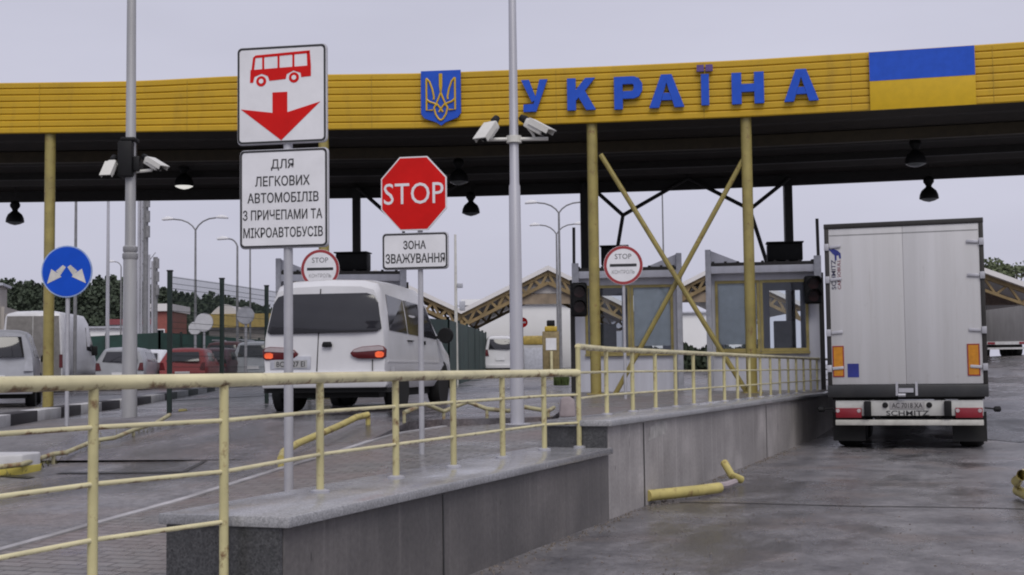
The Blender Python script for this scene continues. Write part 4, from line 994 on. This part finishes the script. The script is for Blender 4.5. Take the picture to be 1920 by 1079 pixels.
m = MB(); m.tube([(0, 0, -.05), (0, 0, zp(487)), (0, 0, zp(480)), (0, 0, zp(-400))], [.112, .098, .078, .055], 18); m.build('pole', M['pole'], t, smooth=True)
m = MB(); m.lathe([(.09, -.12), (.112, -.08), (.112, -.02), (.09, .0), (.105, .02), (.105, .08), (.085, .1)], (0, 0, zp(474)), 18); m.build('collar', M['pole'], t, smooth=True)
zc = zp(303)
m = MB(); m.span((-.15, -.16, zc - .24), (.06, .14, zc + .28)); m.span((-.12, -.14, zc + .281), (.10, .12, zc + .34)); m.span((.061, -.12, zc - .16), (.16, .1, zc + .06)); m.build('junction_box', M['plastic'], t, bevel=.02)
m = MB(); m.tube([(.1, -.05, zc - .16), (.33, -.1, zc - .15), (.36, -.1, zc - .06)], .024, 8); m.build('arm', M['camwhite'], t, smooth=True)
m = MB(); m.tube([(-.15, -.05, zc - .05), (-.26, -.07, zc - .08)], .022, 8); m.build('arm', M['camwhite'], t, smooth=True)
camera(t, (.36, -.12, zc - .06), .28, R(60), R(28), 1)
camera(t, (-.255, -.12, zc - .11), .24, R(-10), R(52), -1)
def lamp_pole(label, u, vtop, vbot, D, arms=(), r=.06, cat='street lamp', head=.55, name='street_lamp', mat=None, group='distant street lamps'):
    q = spot(u, D); zb_ = gz(q[0], q[1]) - .05; q = (q[0], q[1], zb_); s_ = FPX / D
    t = thing(name, label, cat, q, VR, group); H_ = zat(u, vtop, D) - zb_
    m = MB(); m.tube([(0, 0, 0), (0, 0, H_)], [r, r * .6], 8); m.build('pole', mat or M['farpole'], t, smooth=True)
    for (ua, va) in arms:
        x_ = (ua - u) / s_; z_ = zat(u, va, D) - zb_
        p = [(0, 0, H_)] + [(x_ * a, 0, H_ + (z_ - H_) * b_) for a, b_ in ((.12, .38), (.3, .70), (.55, .92), (.85, 1.0))]
        m = MB(); m.tube(p, r * .5, 6); m.build('arm', mat or M['farpole'], t, smooth=True)
        m = MB(); sg = 1 if x_ > 0 else -1; hl = head
        m.prism([(x_ * .85, z_ - .02), (x_ * .85 + sg * hl, z_ - .05), (x_ * .85 + sg * hl, z_ + .03), (x_ * .85 + sg * hl * .5, z_ + .13), (x_ * .85, z_ + .06)], 'y', -.14, .14); m.build('lamp_head', M['white'], t, bevel=.03)
    return t
lamp_pole('double-armed curved street lamp above the green mesh fence', 366, 432, 640, 62, ((318, 411), (412, 409)), .075)
lamp_pole('tall double-armed curved street lamp right of the camera pole, front one', 1052, 400, 690, 60, ((1004, 380), (1100, 380)), .075)
lamp_pole('second double-armed street lamp just behind, its arms slightly lower', 1047, 440, 690, 72, ((1010, 422), (1086, 421)), .075)
lamp_pole('street lamp mostly hidden by the tall sign, left head visible', 445, 462, 700, 62, ((426, 448),), .075)
lamp_pole('small single-headed street lamp leaning out behind the old grey pole', 226, 500, 640, 90, ((212, 491),), .07)
for lab, u, vt, D, rr in (('thin dark mast right of the left yellow column', 140, 330, 45, .07), ('thin grey mast between the panel van and the old pole', 201, 330, 48, .08),
                       ('thin mast right of the hidden street lamp', 469, 380, 70, .06), ('slim wire-thin mast above the crossed braces', 1248, 330, 50, .04)):
    lamp_pole(lab, u, vt, 0, D, (), rr, 'mast', name='mast', group='thin masts', mat=M['galv'] if 'grey' in lab else M['farpole'])
t = lamp_pole('slim white pole with small fittings between the van mirror and green screen', 856, 440, 0, 48, (), .07, 'mast', name='mast', mat=M['camwhite'], group=None)
s_ = FPX / 48; zb_ = t.location.z
for u, v, a in ((864, 536, .16), (868, 574, .34)):
    m = MB(); x_ = (u - 856) / s_; z_ = zat(856, v, 48) - zb_; m.span((x_ - .1, -.1, z_ - a / 2), (x_ + .1, .1, z_ + a / 2)); m.bar((0, 0, z_), (x_, 0, z_), .04, .04); m.build('fitting', M['boothdark'], t, bevel=.03)
# two grey lattice antenna masts
for lab, us, vt, D in (('tall grey antenna mast of three tubes right behind the old grey pole', (259, 263, 270), 360, 70), ('shorter pale antenna mast with panels right of the taller one', (279, 284, 289), 478, 80)):
    q = spot(us[1], D); zb_ = gz(q[0], q[1]); t = thing('antenna_mast', lab, 'mast', (q[0], q[1], zb_), VR); s_ = FPX / D
    for i, u in enumerate(us):
        H_ = zat(u, vt + (0, 12, 4)[i], D) - zb_; m = MB(); x_ = (u - us[1]) / s_; m.tube([(x_, .1 * i, 0), (x_, .1 * i, H_)], .07 if i < 2 else .14, 8); m.build('mast_tube', M['galv'] if i != 2 else M['farpole'], t, smooth=True)
    m = MB(); zz = 1.0
    while zz < H_: m.bar(((us[0] - us[1]) / s_, 0, zz), ((us[2] - us[1]) / s_, .2, zz + .5), .04, .04); zz += .6
    m.build('lattice', M['farpole'], t)
    m = MB()
    for k_ in range(3): m.span(((us[2] - us[1]) / s_ + .10, -.1, H_ - 2.3 + .8 * k_), ((us[2] - us[1]) / s_ + .26, .1, H_ - 1.7 + .8 * k_))
    m.build('antenna_panel', M['farpole'], t)

# ------------------------------------------------------------------ green mesh fence, guard pipes, kerbs
q0 = spot(318, 21.5); qn = [spot(318, 21.5), spot(416, 23.4), spot(500, 25.5), spot(580, 27.7), spot(655, 30)]
zf = gz(q0[0], q0[1]); t = thing('mesh_fence', 'dark green welded mesh fence with square posts left of the white van', 'fence', (q0[0], q0[1], zf))
for q in qn:
    m = MB(); zz = gz(q[0], q[1]) - zf - .05; m.box((q[0] - q0[0], q[1] - q0[1], zz + 1.21), (.072, .072, 2.42), VR); po = m.build('post', M['green_fence'], t)
    m = MB(); m.box((q[0] - q0[0], q[1] - q0[1], zz + 2.43), (.09, .09, .02), VR); m.build('cap', M['plastic'], po)
for a, c in zip(qn, qn[1:]):
    m = MB(); A = Vector((a[0] - q0[0], a[1] - q0[1], gz(a[0], a[1]) - zf)); B_ = Vector((c[0] - q0[0], c[1] - q0[1], gz(c[0], c[1]) - zf))
    for k_ in range(1, 44): p = A.lerp(B_, k_ / 44); m.bar(p + Vector((0, 0, .08)), p + Vector((0, 0, 2.3)), .005, .005)
    for k_ in range(13):
        h_ = .1 + 2.18 * k_ / 12
        for o_ in ((0, .1) if k_ in (0, 4, 8, 12) else (0,)): m.bar(A + Vector((0, 0, h_ - o_)), B_ + Vector((0, 0, h_ - o_)), .007, .007)
    m.build('mesh_panel', M['green_fence'], t)

def guard(label, pts, r, legs=(), name='guard_pipe', group=None, mat=None):
    o_ = pts[0]; t = thing(name, label, 'guard pipe', o_, 0, group)
    lc_ = lambda p: (p[0] - o_[0], p[1] - o_[1], p[2] - o_[2])
    m = MB(); m.tube([lc_(p) for p in pts], r, 12); m.build('pipe', mat or M['pipe'], t, smooth=True)
    for p in legs:
        m = MB(); m.tube([lc_(p), lc_((p[0], p[1], p[2] - .34))], r * .8, 8); m.build('leg', mat or M['pipe'], t, smooth=True)
def lane_z(x, y):
    z = zl(x, y)
    if y > 11.9 and -10.6 < x < -6.2: z = max(z, min(PZ, zt + (y - 11.75) / 2.25 * (PZ - zt)))
    return z
def ground_pts(uv, base, dz): return [ground_hit(u, v, lane_z, dz) for u, v in uv]
gl_ = ground_pts([(-60, 884), (0, 876), (40, 872), (70, 862), (100, 852), (124, 849), (165, 832), (185, 826), (215, 822), (250, 808), (292, 795), (318, 779)], .6, .10)
guard('long bent yellow guard pipe along the left side of the weighing ramp', gl_, .024, [gl_[4], gl_[7], gl_[9]], mat=M['pipedull'])
gr_ = ground_pts([(527, 862), (532, 848), (560, 832), (600, 815), (640, 798), (668, 784), (690, 779)], .65, .12)
guard('straight yellow guard pipe on the weighing ramp behind the tall sign post', gr_, .036, [gr_[0], gr_[3], gr_[6]])
e_ = [(-6.44, 13.9, PZ + .10), (-6.36, 14.3, PZ + .19), (-6.26, 14.62, PZ + .09), (-6.02, 14.78, PZ + .20), (-5.82, 14.9, PZ + .11), (-5.6, 15.05, PZ + .08), (-5.45, 15.12, PZ + .13), (-5.2, 15.34, PZ + .07), (-5.35, 16.0, PZ + .09)]
guard('crooked dented yellow guard pipe on the edge of the platform under the van', e_, .026, [e_[0], e_[2], e_[4], e_[7]], mat=M['pipedull'])
# yellow tubes lying and standing against the retaining wall
for lab, uvz, r in (('worn yellow tube lying against the retaining wall', [(1214, 930, .09), (1310, 920, .09), (1348, 915, .08)], .06), ('short bent yellow tube leaning by the retaining wall past the lying one', [(1358, 868, .26), (1372, 892, .12), (1390, 900, .06)], .048)):
    guard(lab, [hit(u, v, z=z) for u, v, z in uvz], r, name='fallen_bollard')
e_ = [hit(1942, 884, z=.26), hit(1916, 891, z=.30), hit(1906, 903, z=.20), hit(1908, 920, z=.08), hit(1952, 942, z=.07)]
guard('bent yellow bollard tube at the right edge of the road', e_, .055, name='fallen_bollard')
m = MB(); m.tube([(0, 0, -.0), (.16, .42, .0), (.2, .8, .01)], [.05, .045, .04], 8)
o = m.build('broken_pipe_end', M['greyblock'], None, smooth=True); p = hit(1335, 917, z=.05); o.location = (p[0] - .1, p[1] + .05, .05); tag(o, 'flattened pale pipe stub between the two yellow tubes', 'pipe')
# black and white kerb of the far left lane, block by block
def kerb_run(label, uv, base, n, wid, hgt, name='striped_kerb', start=0):
    P_ = [Vector(ground_hit(u, v)) for u, v in uv]
    o_ = P_[0]; t = thing(name, label, 'kerb', o_); cum = [0]
    for a, c in zip(P_, P_[1:]): cum.append(cum[-1] + (c - a).length)
    def along(d): 
        i = max(0, min(len(P_) - 2, next((k for k in range(len(cum) - 1) if cum[k + 1] >= d), len(P_) - 2)))
        return P_[i].lerp(P_[i + 1], (d - cum[i]) / (cum[i + 1] - cum[i]))
    for k_ in range(n):
        a, c = along(cum[-1] * k_ / n), along(cum[-1] * (k_ + .985) / n)
        m = MB(); m.bar(a - o_ + Vector((0, 0, hgt / 2 - .02)), c - o_ + Vector((0, 0, hgt / 2 - .02)), wid, hgt + .04); m.build('block', M['kerbw'] if (k_ + start) % 2 == 0 else M['kerbk'], t, bevel=.01)
kerb_run('black and white striped kerb running along the far left lane', [(-60, 812), (20, 796), (140, 776), (250, 760), (350, 742), (430, 727), (500, 717)], .72, 22, .3, .17)
q = ground_hit(-22, 886); t = thing('kerb_end', 'rounded white kerb end with a yellow band at the lower left', 'kerb', (q[0], q[1], gz(q[0], q[1]) + .02))
ax = Vector((-sin(YAW - .6), cos(YAW - .6), 0)); 
pl_ = [(-1.6, -.42), (.2, -.40), (.42, -.30), (.5, -.05), (.46, .12), (-1.6, .3)]
m = MB(); m.prism(pl_, 'z', -.1, .16); a_ = m.build('kerb_stone', M['kerbw'], t, bevel=.02); a_.rotation_euler = (0, 0, R(22))
m = MB(); m.prism([(p[0] * 1.02, p[1] * 1.05 - .0) for p in pl_], 'z', -.1, .05); a_ = m.build('yellow_band', M['kerby'], t, bevel=.01); a_.rotation_euler = (0, 0, R(22))
q = hit(343, 776, z=.76); o = MB().box((0, 0, .05), (.14, .16, .16), .4).build('bolt_block', M['pipe'], None, bevel=.03); o.location = (q[0], q[1], gz(q[0], q[1])); tag(o, 'small yellow stub on the ground beside the first fence post', 'stub')

# ------------------------------------------------------------------ background
# dark green privacy screens
def screen(label, pts, vtops):
    A = [spot(u, D) for u, D in pts]; o_ = A[0]; zb_ = gz(o_[0], o_[1]); t = thing('green_screen', label, 'fence', (o_[0], o_[1], zb_))
    m = MB(); top = [zat(u, v, D) for (u, D), v in zip(pts, vtops)]
    for i in range(len(A) - 1):
        a, c = A[i], A[i + 1]
        m.add([(a[0] - o_[0], a[1] - o_[1], -.6), (c[0] - o_[0], c[1] - o_[1], -.6), (c[0] - o_[0], c[1] - o_[1], top[i + 1] - zb_), (a[0] - o_[0], a[1] - o_[1], top[i] - zb_),
               (a[0] - o_[0], a[1] - o_[1] + .05, -.6), (c[0] - o_[0], c[1] - o_[1] + .05, -.6), (c[0] - o_[0], c[1] - o_[1] + .05, top[i + 1] - zb_), (a[0] - o_[0], a[1] - o_[1] + .05, top[i] - zb_)],
              [[0, 1, 2, 3], [4, 5, 6, 7], [3, 2, 6, 7], [0, 1, 5, 4], [1, 2, 6, 5], [0, 3, 7, 4]])
    m.build('sheet', M['screen'], t)
    for i in range(len(A) - 1):
        for k_ in range(4):
            f_ = k_ / 3; x_ = A[i][0] + (A[i + 1][0] - A[i][0]) * f_ - o_[0]; y_ = A[i][1] + (A[i + 1][1] - A[i][1]) * f_ - o_[1]
            m = MB(); m.box((x_, y_ - .06, (top[i] + (top[i + 1] - top[i]) * f_ - zb_) / 2), (.08, .08, top[i] + (top[i + 1] - top[i]) * f_ - zb_ + .2)); m.build('post', M['green_fence'], t)
screen('dark green screen fence behind the queuing cars on the left', [(150, 66), (300, 66), (420, 68), (520, 70)], [632, 624, 632, 640])
screen('dark green screen fence sloping away right of the white van', [(700, 36), (842, 44), (890, 62), (912, 80)], [590, 600, 616, 626])
# far gabled roofs with ochre trusses
GD = 82.0; gs = FPX / GD
def gx(u): return (u - 960) / gs
q = spot(960, GD); gz0 = gz(q[0], q[1]); t = thing('gabled_shelter', 'far row of white gabled roofs on ochre trusses beyond the booths', 'shelter', (q[0], q[1], gz0), VR)
def gzv(v): return zat(960, v, GD) - gz0
zig = [(548, 592), (706, 512), (866, 588), (1030, 508), (1190, 588), (1352, 508), (1515, 588)]
m = MB()
for (u0, v0), (u1, v1) in zip(zig, zig[1:]):
    a0, a1, z0_, z1_ = gx(u0), gx(u1), gzv(v0), gzv(v1)
    m.add([(a0, -.3, z0_), (a1, -.3, z1_), (a1, 26, z1_), (a0, 26, z0_), (a0, -.3, z0_ + .28), (a1, -.3, z1_ + .28), (a1, 26, z1_ + .28), (a0, 26, z0_ + .28)], [[0, 1, 2, 3], [4, 5, 6, 7], [0, 1, 5, 4], [2, 3, 7, 6]])
m.build('roof', M['membrane'], t)
for (u0, v0), (u1, v1) in zip(zig, zig[1:]):
    for yy_ in (0, 12):
        m = MB()
        A = Vector((gx(u0), yy_, gzv(v0) - .12)); B_ = Vector((gx(u1), yy_, gzv(v1) - .12)); lo_ = Vector((0, 0, -.65))
        m.bar(A, B_, .2, .22); m.bar(A + lo_, B_ + lo_, .2, .2)
        n = 12
        for k_ in range(n): m.bar(A.lerp(B_, k_ / n) + (lo_ if k_ % 2 else Vector((0, 0, 0))), A.lerp(B_, (k_ + 1) / n) + (Vector((0, 0, 0)) if k_ % 2 else lo_), .14, .16)
        m.build('truss', M['truss'], t)
m = MB()
for a, c in ((935, 1125), (1260, 1450)): m.span((gx(a), .1, gzv(571)), (gx(c), .4, gzv(552)))
m.build('tie_beam', plain('tie_beam_brown', (.22, .17, .12), .6, var=.3, scale=2), t)
m = MB(); m.prism([(gx(945), gzv(551)), (gx(1115), gzv(551)), (gx(1030), gzv(512))], 'y', .2, .3); m.build('gable_panel', plain('gable_grey', (.42, .40, .39), .6), t)
for u in (866, 1190, 1515):
    m = MB(); m.tube([(gx(u), .2, -.3), (gx(u), .2, gzv(588) - .2)], .2, 10); m.build('column', M['truss'], t, smooth=True)
# shelter roof at far right, truss below
D = 72; s_ = FPX / D; q = spot(1880, D); z0 = gz(q[0], q[1]); t = thing('pitched_shelter', 'white-edged sloping shelter roof right of the lorry', 'shelter', (q[0], q[1], z0), VR)
X_ = lambda u: (u - 1880) / s_; Z_ = lambda v: zat(1880, v, D) - z0
m = MB()
for a, c in (((1700, 575), (1800, 496)), ((1800, 496), (1990, 566))):
    m.add([(X_(a[0]), -.5, Z_(a[1])), (X_(c[0]), -.5, Z_(c[1])), (X_(c[0]), 16, Z_(c[1])), (X_(a[0]), 16, Z_(a[1])), (X_(a[0]), -.5, Z_(a[1]) + .28), (X_(c[0]), -.5, Z_(c[1]) + .28), (X_(c[0]), 16, Z_(c[1]) + .28), (X_(a[0]), 16, Z_(a[1]) + .28)], [[0, 1, 2, 3], [4, 5, 6, 7], [0, 1, 5, 4], [2, 3, 7, 6], [0, 3, 7, 4], [1, 2, 6, 5]])
m.build('roof', M['membrane'], t)
m = MB()
for a, c in (((1700, 578), (1800, 500)), ((1800, 500), (1990, 570))):
    A = Vector((X_(a[0]), 0, Z_(a[1]))); B_ = Vector((X_(c[0]), 0, Z_(c[1]))); lo_ = Vector((0, 0, -.75)); m.bar(A, B_, .2, .25); m.bar(A + lo_, B_ + lo_, .2, .15)
    for k_ in range(8): m.bar(A.lerp(B_, k_ / 8) + (lo_ if k_ % 2 else Vector((0, 0, 0))), A.lerp(B_, (k_ + 1) / 8) + (Vector((0, 0, 0)) if k_ % 2 else lo_), .12, .12)
m.build('truss', M['truss'], t)
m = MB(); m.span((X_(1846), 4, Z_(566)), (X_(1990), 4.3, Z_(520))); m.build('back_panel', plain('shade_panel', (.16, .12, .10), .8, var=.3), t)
for u in (1720, 1846, 1985): m = MB(); m.box((X_(u), 1.5, Z_(560) / 2), (.3, .3, Z_(560))); m.build('column', M['membrane'], t)
# buildings
def block(name, label, u0, u1, vt, D, mat, roof=None, wins=0, dp=8, rz=0, vb=None):
    q = spot((u0 + u1) / 2, D); z0 = gz(q[0], q[1]); s_ = FPX / D; W = (u1 - u0) / s_; H_ = zat((u0 + u1) / 2, vt, D) - z0
    t = thing(name, label, 'building', (q[0], q[1], z0), VR + rz)
    m = MB(); m.span((-W / 2, 0, -.5), (W / 2, dp, H_)); m.build('wall', mat, t)
    m = MB(); rm = roof or M['boothdark']; rh = .5 if roof else .14
    m.span((-W / 2 - .2, -.25, H_ + .003), (W / 2 + .2, dp + .2, H_ + rh)); m.build('roof', rm, t)
    for k_ in range(wins):
        x_ = -W / 2 + W * (k_ + .5) / wins; ww = W / wins * .55
        m = MB(); m.span((x_ - ww / 2, -.05, H_ * .35), (x_ + ww / 2, .04, H_ * .72)); wo = m.build('window', M['white'], t)
        m = MB(); m.span((x_ - ww / 2 + .06, -.058, H_ * .35 + .06), (x_ + ww / 2 - .06, -.0505, H_ * .72 - .06)); m.build('pane', M['winglass'], wo)
    return t, W, H_
t, W, H_ = block('tall_building', 'tall cream building with a stepped corner at the left edge', -190, -8, 536, 70, M['bldg'], None, 3, dp=2.5, rz=R(12))
m = MB(); m.span((W / 2 + .002, .2, -.3), (W / 2 + .22, 6, H_ - 1.1)); m.span((W / 2 + .223, .4, -.3), (W / 2 + .34, 5, H_ - 1.5)); m.build('stepped_corner', M['bldg'], t)
block('low_shed', 'low pale shed between the panel van and the old pole', 160, 236, 616, 96, M['bldwhite'], None, 3)
block('long_low_building', 'long low building with dull red roof behind the masts', 205, 300, 609, 120, M['boothdark'], M['roofred'], 4)
block('red_building', 'small red building with pale roof edge behind the green fence post', 284, 316, 584, 90, M['bldred'], M['membrane'], 1, dp=5)
t, W, H_ = block('filling_station', 'low yellow-banded building beyond the mesh fence', 392, 520, 618, 100, M['bldg'], None, 5)
m = MB(); m.span((-W / 2 - .4, -.6, H_ + .15), (W / 2 + .4, 8.4, H_ + 1.15)); m.build('yellow_band', M['bldyel'], t)
m = MB()
n = 12; pr_ = [(W * (-.48 + .42 * k_ / n), H_ + 1.16 + .75 * sin(pi * k_ / n)) for k_ in range(n + 1)]; m.prism(pr_ + [(-.48 * W, H_ + 1.155)], 'y', 0, 8); m.build('curved_roof', M['membrane'], t)
block('white_hall', 'long plain white hall seen between the two right booths', 1180, 1420, 588, 118, M['bldwhite'], None, 0, dp=20)
block('white_office', 'white building under the gabled roofs beyond the minibus', 870, 1075, 572, 112, M['bldwhite'], M['bldwhite'], 0, dp=15)
# far barrier station, screens and small signs
D = 66; s_ = FPX / D; q = spot(1034, D); z0 = gz(q[0], q[1]); t = thing('barrier_post', 'yellow barrier machine with black lamp and white panel far down the lane', 'barrier', (q[0], q[1], z0), VR)
H_ = zat(1034, 612, D) - z0
m = MB(); m.span((-.42, 0, 0), (.42, .5, H_ - .25)); m.build('housing', plain('ochre_box', (.22, .17, .08), .6, var=.3), t, bevel=.04)
m = MB(); m.span((-.30, -.02, H_ - .25), (.30, .4, H_)); m.build('yellow_top', M['barrier'], t, bevel=.03)
m = MB(); m.span((-.2, -.01, H_ + .002), (.2, .25, H_ + .3)); m.build('lamp', M['plastic'], t, bevel=.05)
m = MB(); m.span((-.26, -.025, H_ * .52), (.26, -.002, H_ * .76)); m.build('panel', M['white'], t)
m = MB(); m.tube([(0, -.1, 0), (0, -.1, H_ * .5)], .07, 8); m.build('post', M['rail'], t, smooth=True)
D = 74; q = spot(1000, D); z0 = gz(q[0], q[1]); t = thing('barrier_cabinet', 'low yellow cabinet on a dark base beside the far barrier', 'cabinet', (q[0], q[1], z0), VR); s_ = FPX / D
m = MB(); m.span((-.5, 0, 0), (.55, .8, zat(1000, 652, D) - z0)); m.build('base', M['boothdark'], t, bevel=.03)
m = MB(); m.span((-.55, -.1, zat(1000, 647, D) - z0), (.70, .9, zat(1000, 630, D) - z0)); m.build('cover', plain('ochre_cover', (.36, .26, .06), .55, var=.3), t, bevel=.08)
D = 84; sg_ = Sign('round_sign', 'tiny red round sign right of the camera pole', 981, D, gz(*spot(981, D)[:2]), VR, .04, 606)
m = MB(); m.lathe([(.32, -.08), (.32, -.05)], (0, 0, sg_.Z(605)), 20, 'y'); dd_ = m.build('disc', M['red'], sg_.t, smooth=True)
m = MB(); m.span((-.2, -.085, sg_.Z(605) - .05), (.2, -.0805, sg_.Z(605) + .05)); m.build('white_bar', M['white'], dd_)
for lab, u, v, rpx, D, mt in (('pale round sign behind the mesh fence above the red hatchback', 383, 605, 17, 58, M['white']), ('smaller pale round sign just below left of the larger one', 366, 616, 12, 60, M['white']), ('dark round back of a sign behind the second fence post', 461, 592, 16, 50, M['boothdark'])):
    sg_ = Sign('round_sign', lab, u, D, gz(*spot(u, D)[:2]), VR - R(5), .05, v); rr = rpx / sg_.s
    m = MB(); m.lathe([(rr, -.08), (rr, -.05)], (0, 0, sg_.Z(v)), 24, 'y'); dd_ = m.build('disc', mt, sg_.t, smooth=True)
    m = MB(); m.lathe([(rr + .02, -.049), (rr + .02, -.03)], (0, 0, sg_.Z(v)), 24, 'y'); m.build('rim', M['galv'], dd_, smooth=True)
q = hit(1062, 768, z=.95); t = thing('concrete_block', 'small pinkish concrete block at the end of the platform by the middle booth', 'block', (q[0], q[1], .86), VR)
m = MB(); m.prism([(-.09, 0), (.11, 0), (.10, .20), (.02, .26), (-.07, .22)], 'y', -.1, .12); m.build('block', M['greyblock'], t, bevel=.03)
# grass strip by the far lane
m = MB(); rnd = random.Random(3)
for i in range(900):
    p = spot(rnd.uniform(1040, 1064), rnd.uniform(44, 58)); z_ = gz(p[0], p[1]) + .03; a = rnd.uniform(0, pi); h_ = rnd.uniform(.15, .45); w2 = .05
    m.face((p[0] - w2 * cos(a), p[1] - w2 * sin(a), z_ - .05), (p[0] + w2 * cos(a), p[1] + w2 * sin(a), z_ - .05), (p[0] + rnd.uniform(-.1, .1), p[1] + rnd.uniform(-.1, .1), z_ + h_))
o = m.build('grass', M['grass']); o['kind'] = 'stuff'
# hedge seen between the booths
m = MB()
for i in range(2600):
    u = rnd.uniform(1180, 1420); D = rnd.uniform(84, 90); p = spot(u, D); z_ = gz(p[0], p[1]) + rnd.uniform(0, 1.35 + .25 * sin(u * .09)); a = rnd.uniform(0, 6.3); b_ = rnd.uniform(-1, 1); w2 = .22
    m.face((p[0] - w2 * cos(a), p[1] - w2 * sin(a), z_), (p[0] + w2 * cos(a), p[1] + w2 * sin(a), z_ + .1 * b_), (p[0] + .1 * b_, p[1], z_ + .35))
ho = m.build('hedge', M['foliage']); tag(ho, 'low dark green hedge seen between the two right booths', 'hedge')
# litter and grit along the foot of the wall and over the lane, weeds beside the weighing ramp
m = MB()
for i in range(1500):
    near = i < 700; y_ = rnd.uniform(5, 24) ** 1.0; x_ = WX + .02 + abs(rnd.gauss(0, .10 if near else 1.9)); 
    if x_ > 2.5: continue
    r_ = rnd.uniform(.006, .018) * (1.0 if near else .75); a = rnd.uniform(0, 3.1)
    m.add([(x_ + r_ * cos(a), y_ + r_ * sin(a), .001), (x_ - r_ * sin(a) * .7, y_ + r_ * cos(a), .001), (x_ - r_ * cos(a), y_ - r_ * sin(a) * .8, .001), (x_ + r_ * sin(a), y_ - r_ * cos(a), .001), (x_, y_, r_ * .9)], [[0, 1, 4], [1, 2, 4], [2, 3, 4], [3, 0, 4]])
o = m.build('grit', plain('grit_brown', (.13, .11, .095), .8, var=.6, scale=30)); o['kind'] = 'stuff'
m = MB()
for i in range(350):
    f_ = rnd.random(); kk = min(len(gl_) - 2, int(f_ * (len(gl_) - 1))); w_ = f_ * (len(gl_) - 1) - kk
    x_ = gl_[kk][0] + (gl_[kk + 1][0] - gl_[kk][0]) * w_ - abs(rnd.gauss(.12, .22)); y_ = gl_[kk][1] + (gl_[kk + 1][1] - gl_[kk][1]) * w_ + rnd.gauss(0, .1)
    z_ = lane_z(x_, y_); h_ = rnd.uniform(.02, .09); a = rnd.uniform(0, 3)
    m.face((x_ - .008 * cos(a), y_ - .008 * sin(a), z_), (x_ + .008 * cos(a), y_ + .008 * sin(a), z_), (x_ + rnd.uniform(-.04, .04), y_ + rnd.uniform(-.04, .04), z_ + h_))
o = m.build('weeds', plain('dry_weeds', (.14, .13, .06), .8, var=.4)); o['kind'] = 'stuff'
# pine wood far left (one dark mass) and leafy trees far right
def leaf_blob(m, c, rad, n, size, rnd):
    for i in range(n):
        d = Vector((rnd.gauss(0, 1), rnd.gauss(0, 1), rnd.gauss(0, 1))).normalized() * rnd.random() ** .4
        p = Vector((c[0] + d.x * rad[0], c[1] + d.y * rad[1], c[2] + d.z * rad[2]))
        a = Vector((rnd.uniform(-1, 1), rnd.uniform(-1, 1), rnd.uniform(-1, 1))).normalized(); b_ = a.orthogonal().normalized()
        s_ = size * rnd.uniform(.6, 1.4); m.face(p - a * s_, p + b_ * s_ * .7, p + a * s_, p - b_ * s_ * .7)
wood = MB(); tops = [(-60, 520), (10, 532), (60, 535), (130, 528), (165, 533), (200, 526), (235, 530), (300, 545), (345, 555), (400, 556), (440, 566), (500, 580), (560, 590)]
u = -80
while u < 620:
    D = rnd.uniform(135, 185); p = spot(u, D); z_ = gz(p[0], p[1]); tv = float(np.interp(u, [a for a, c in tops], [c for a, c in tops])) + rnd.uniform(-7, 12)
    H_ = zat(u, tv, D) - z_; lx_, ly_ = p[0], p[1]
    wood.tube([(lx_, ly_, z_), (lx_, ly_, z_ + H_ * .9)], [.22, .06], 5)
    for k_ in range(11):
        f_ = .12 + .85 * k_ / 10; rr = (1.0 - f_) * 2.5 + .35
        for _ in range(3): leaf_blob(wood, (lx_ + rnd.uniform(-rr, rr) * .7, ly_ + rnd.uniform(-rr, rr) * .7, z_ + H_ * f_), (rr * .6, rr * .6, .6), 13, .24, rnd)
    u += rnd.uniform(2.6, 5)
wo = wood.build('pine_wood', M['foliage']); wo['kind'] = 'stuff'
for i, (u, vt, D, lab) in enumerate(((1850, 488, 125, 'bushy tree above the sloping shelter roof, nearest the lorry'), (1884, 497, 132, 'lower bushy tree in the gap of the treetops, far right'), (1908, 484, 122, 'bushy tree at the right edge of the photo'), (1945, 480, 128, 'leafy tree just outside the right edge'))):
    if u > 1925: continue
    p = spot(u, D); z_ = gz(p[0], p[1]); H_ = zat(u, vt, D) - z_; t = thing('leafy_tree', lab, 'tree', (p[0], p[1], z_), 0, 'trees behind the far right shelter')
    m = MB(); m.tube([(0, 0, 0), (.1, .05, H_ * .45), (.2, 0, H_ * .85)], [.3, .2, .06], 8)
    for k_ in range(5): a = k_ * 1.3; m.tube([(.1, 0, H_ * (.35 + .07 * k_)), (1.6 * cos(a), 1.6 * sin(a), H_ * (.55 + .07 * k_))], [.1, .03], 5)
    m.build('trunk', M['bark'], t, smooth=True)
    m = MB()
    for k_ in range(34):
        a = rnd.uniform(0, 6.3); f_ = rnd.uniform(.32, .97); rr = 2.6 * (1 - abs(f_ - .6) * 1.4) + .5; q_ = rnd.uniform(.2, 1)
        leaf_blob(m, (cos(a) * rr * q_, sin(a) * rr * q_, H_ * f_), (.9, .9, .7), 46, .2, rnd)
    m.build('crown', M['foliage2'], t)
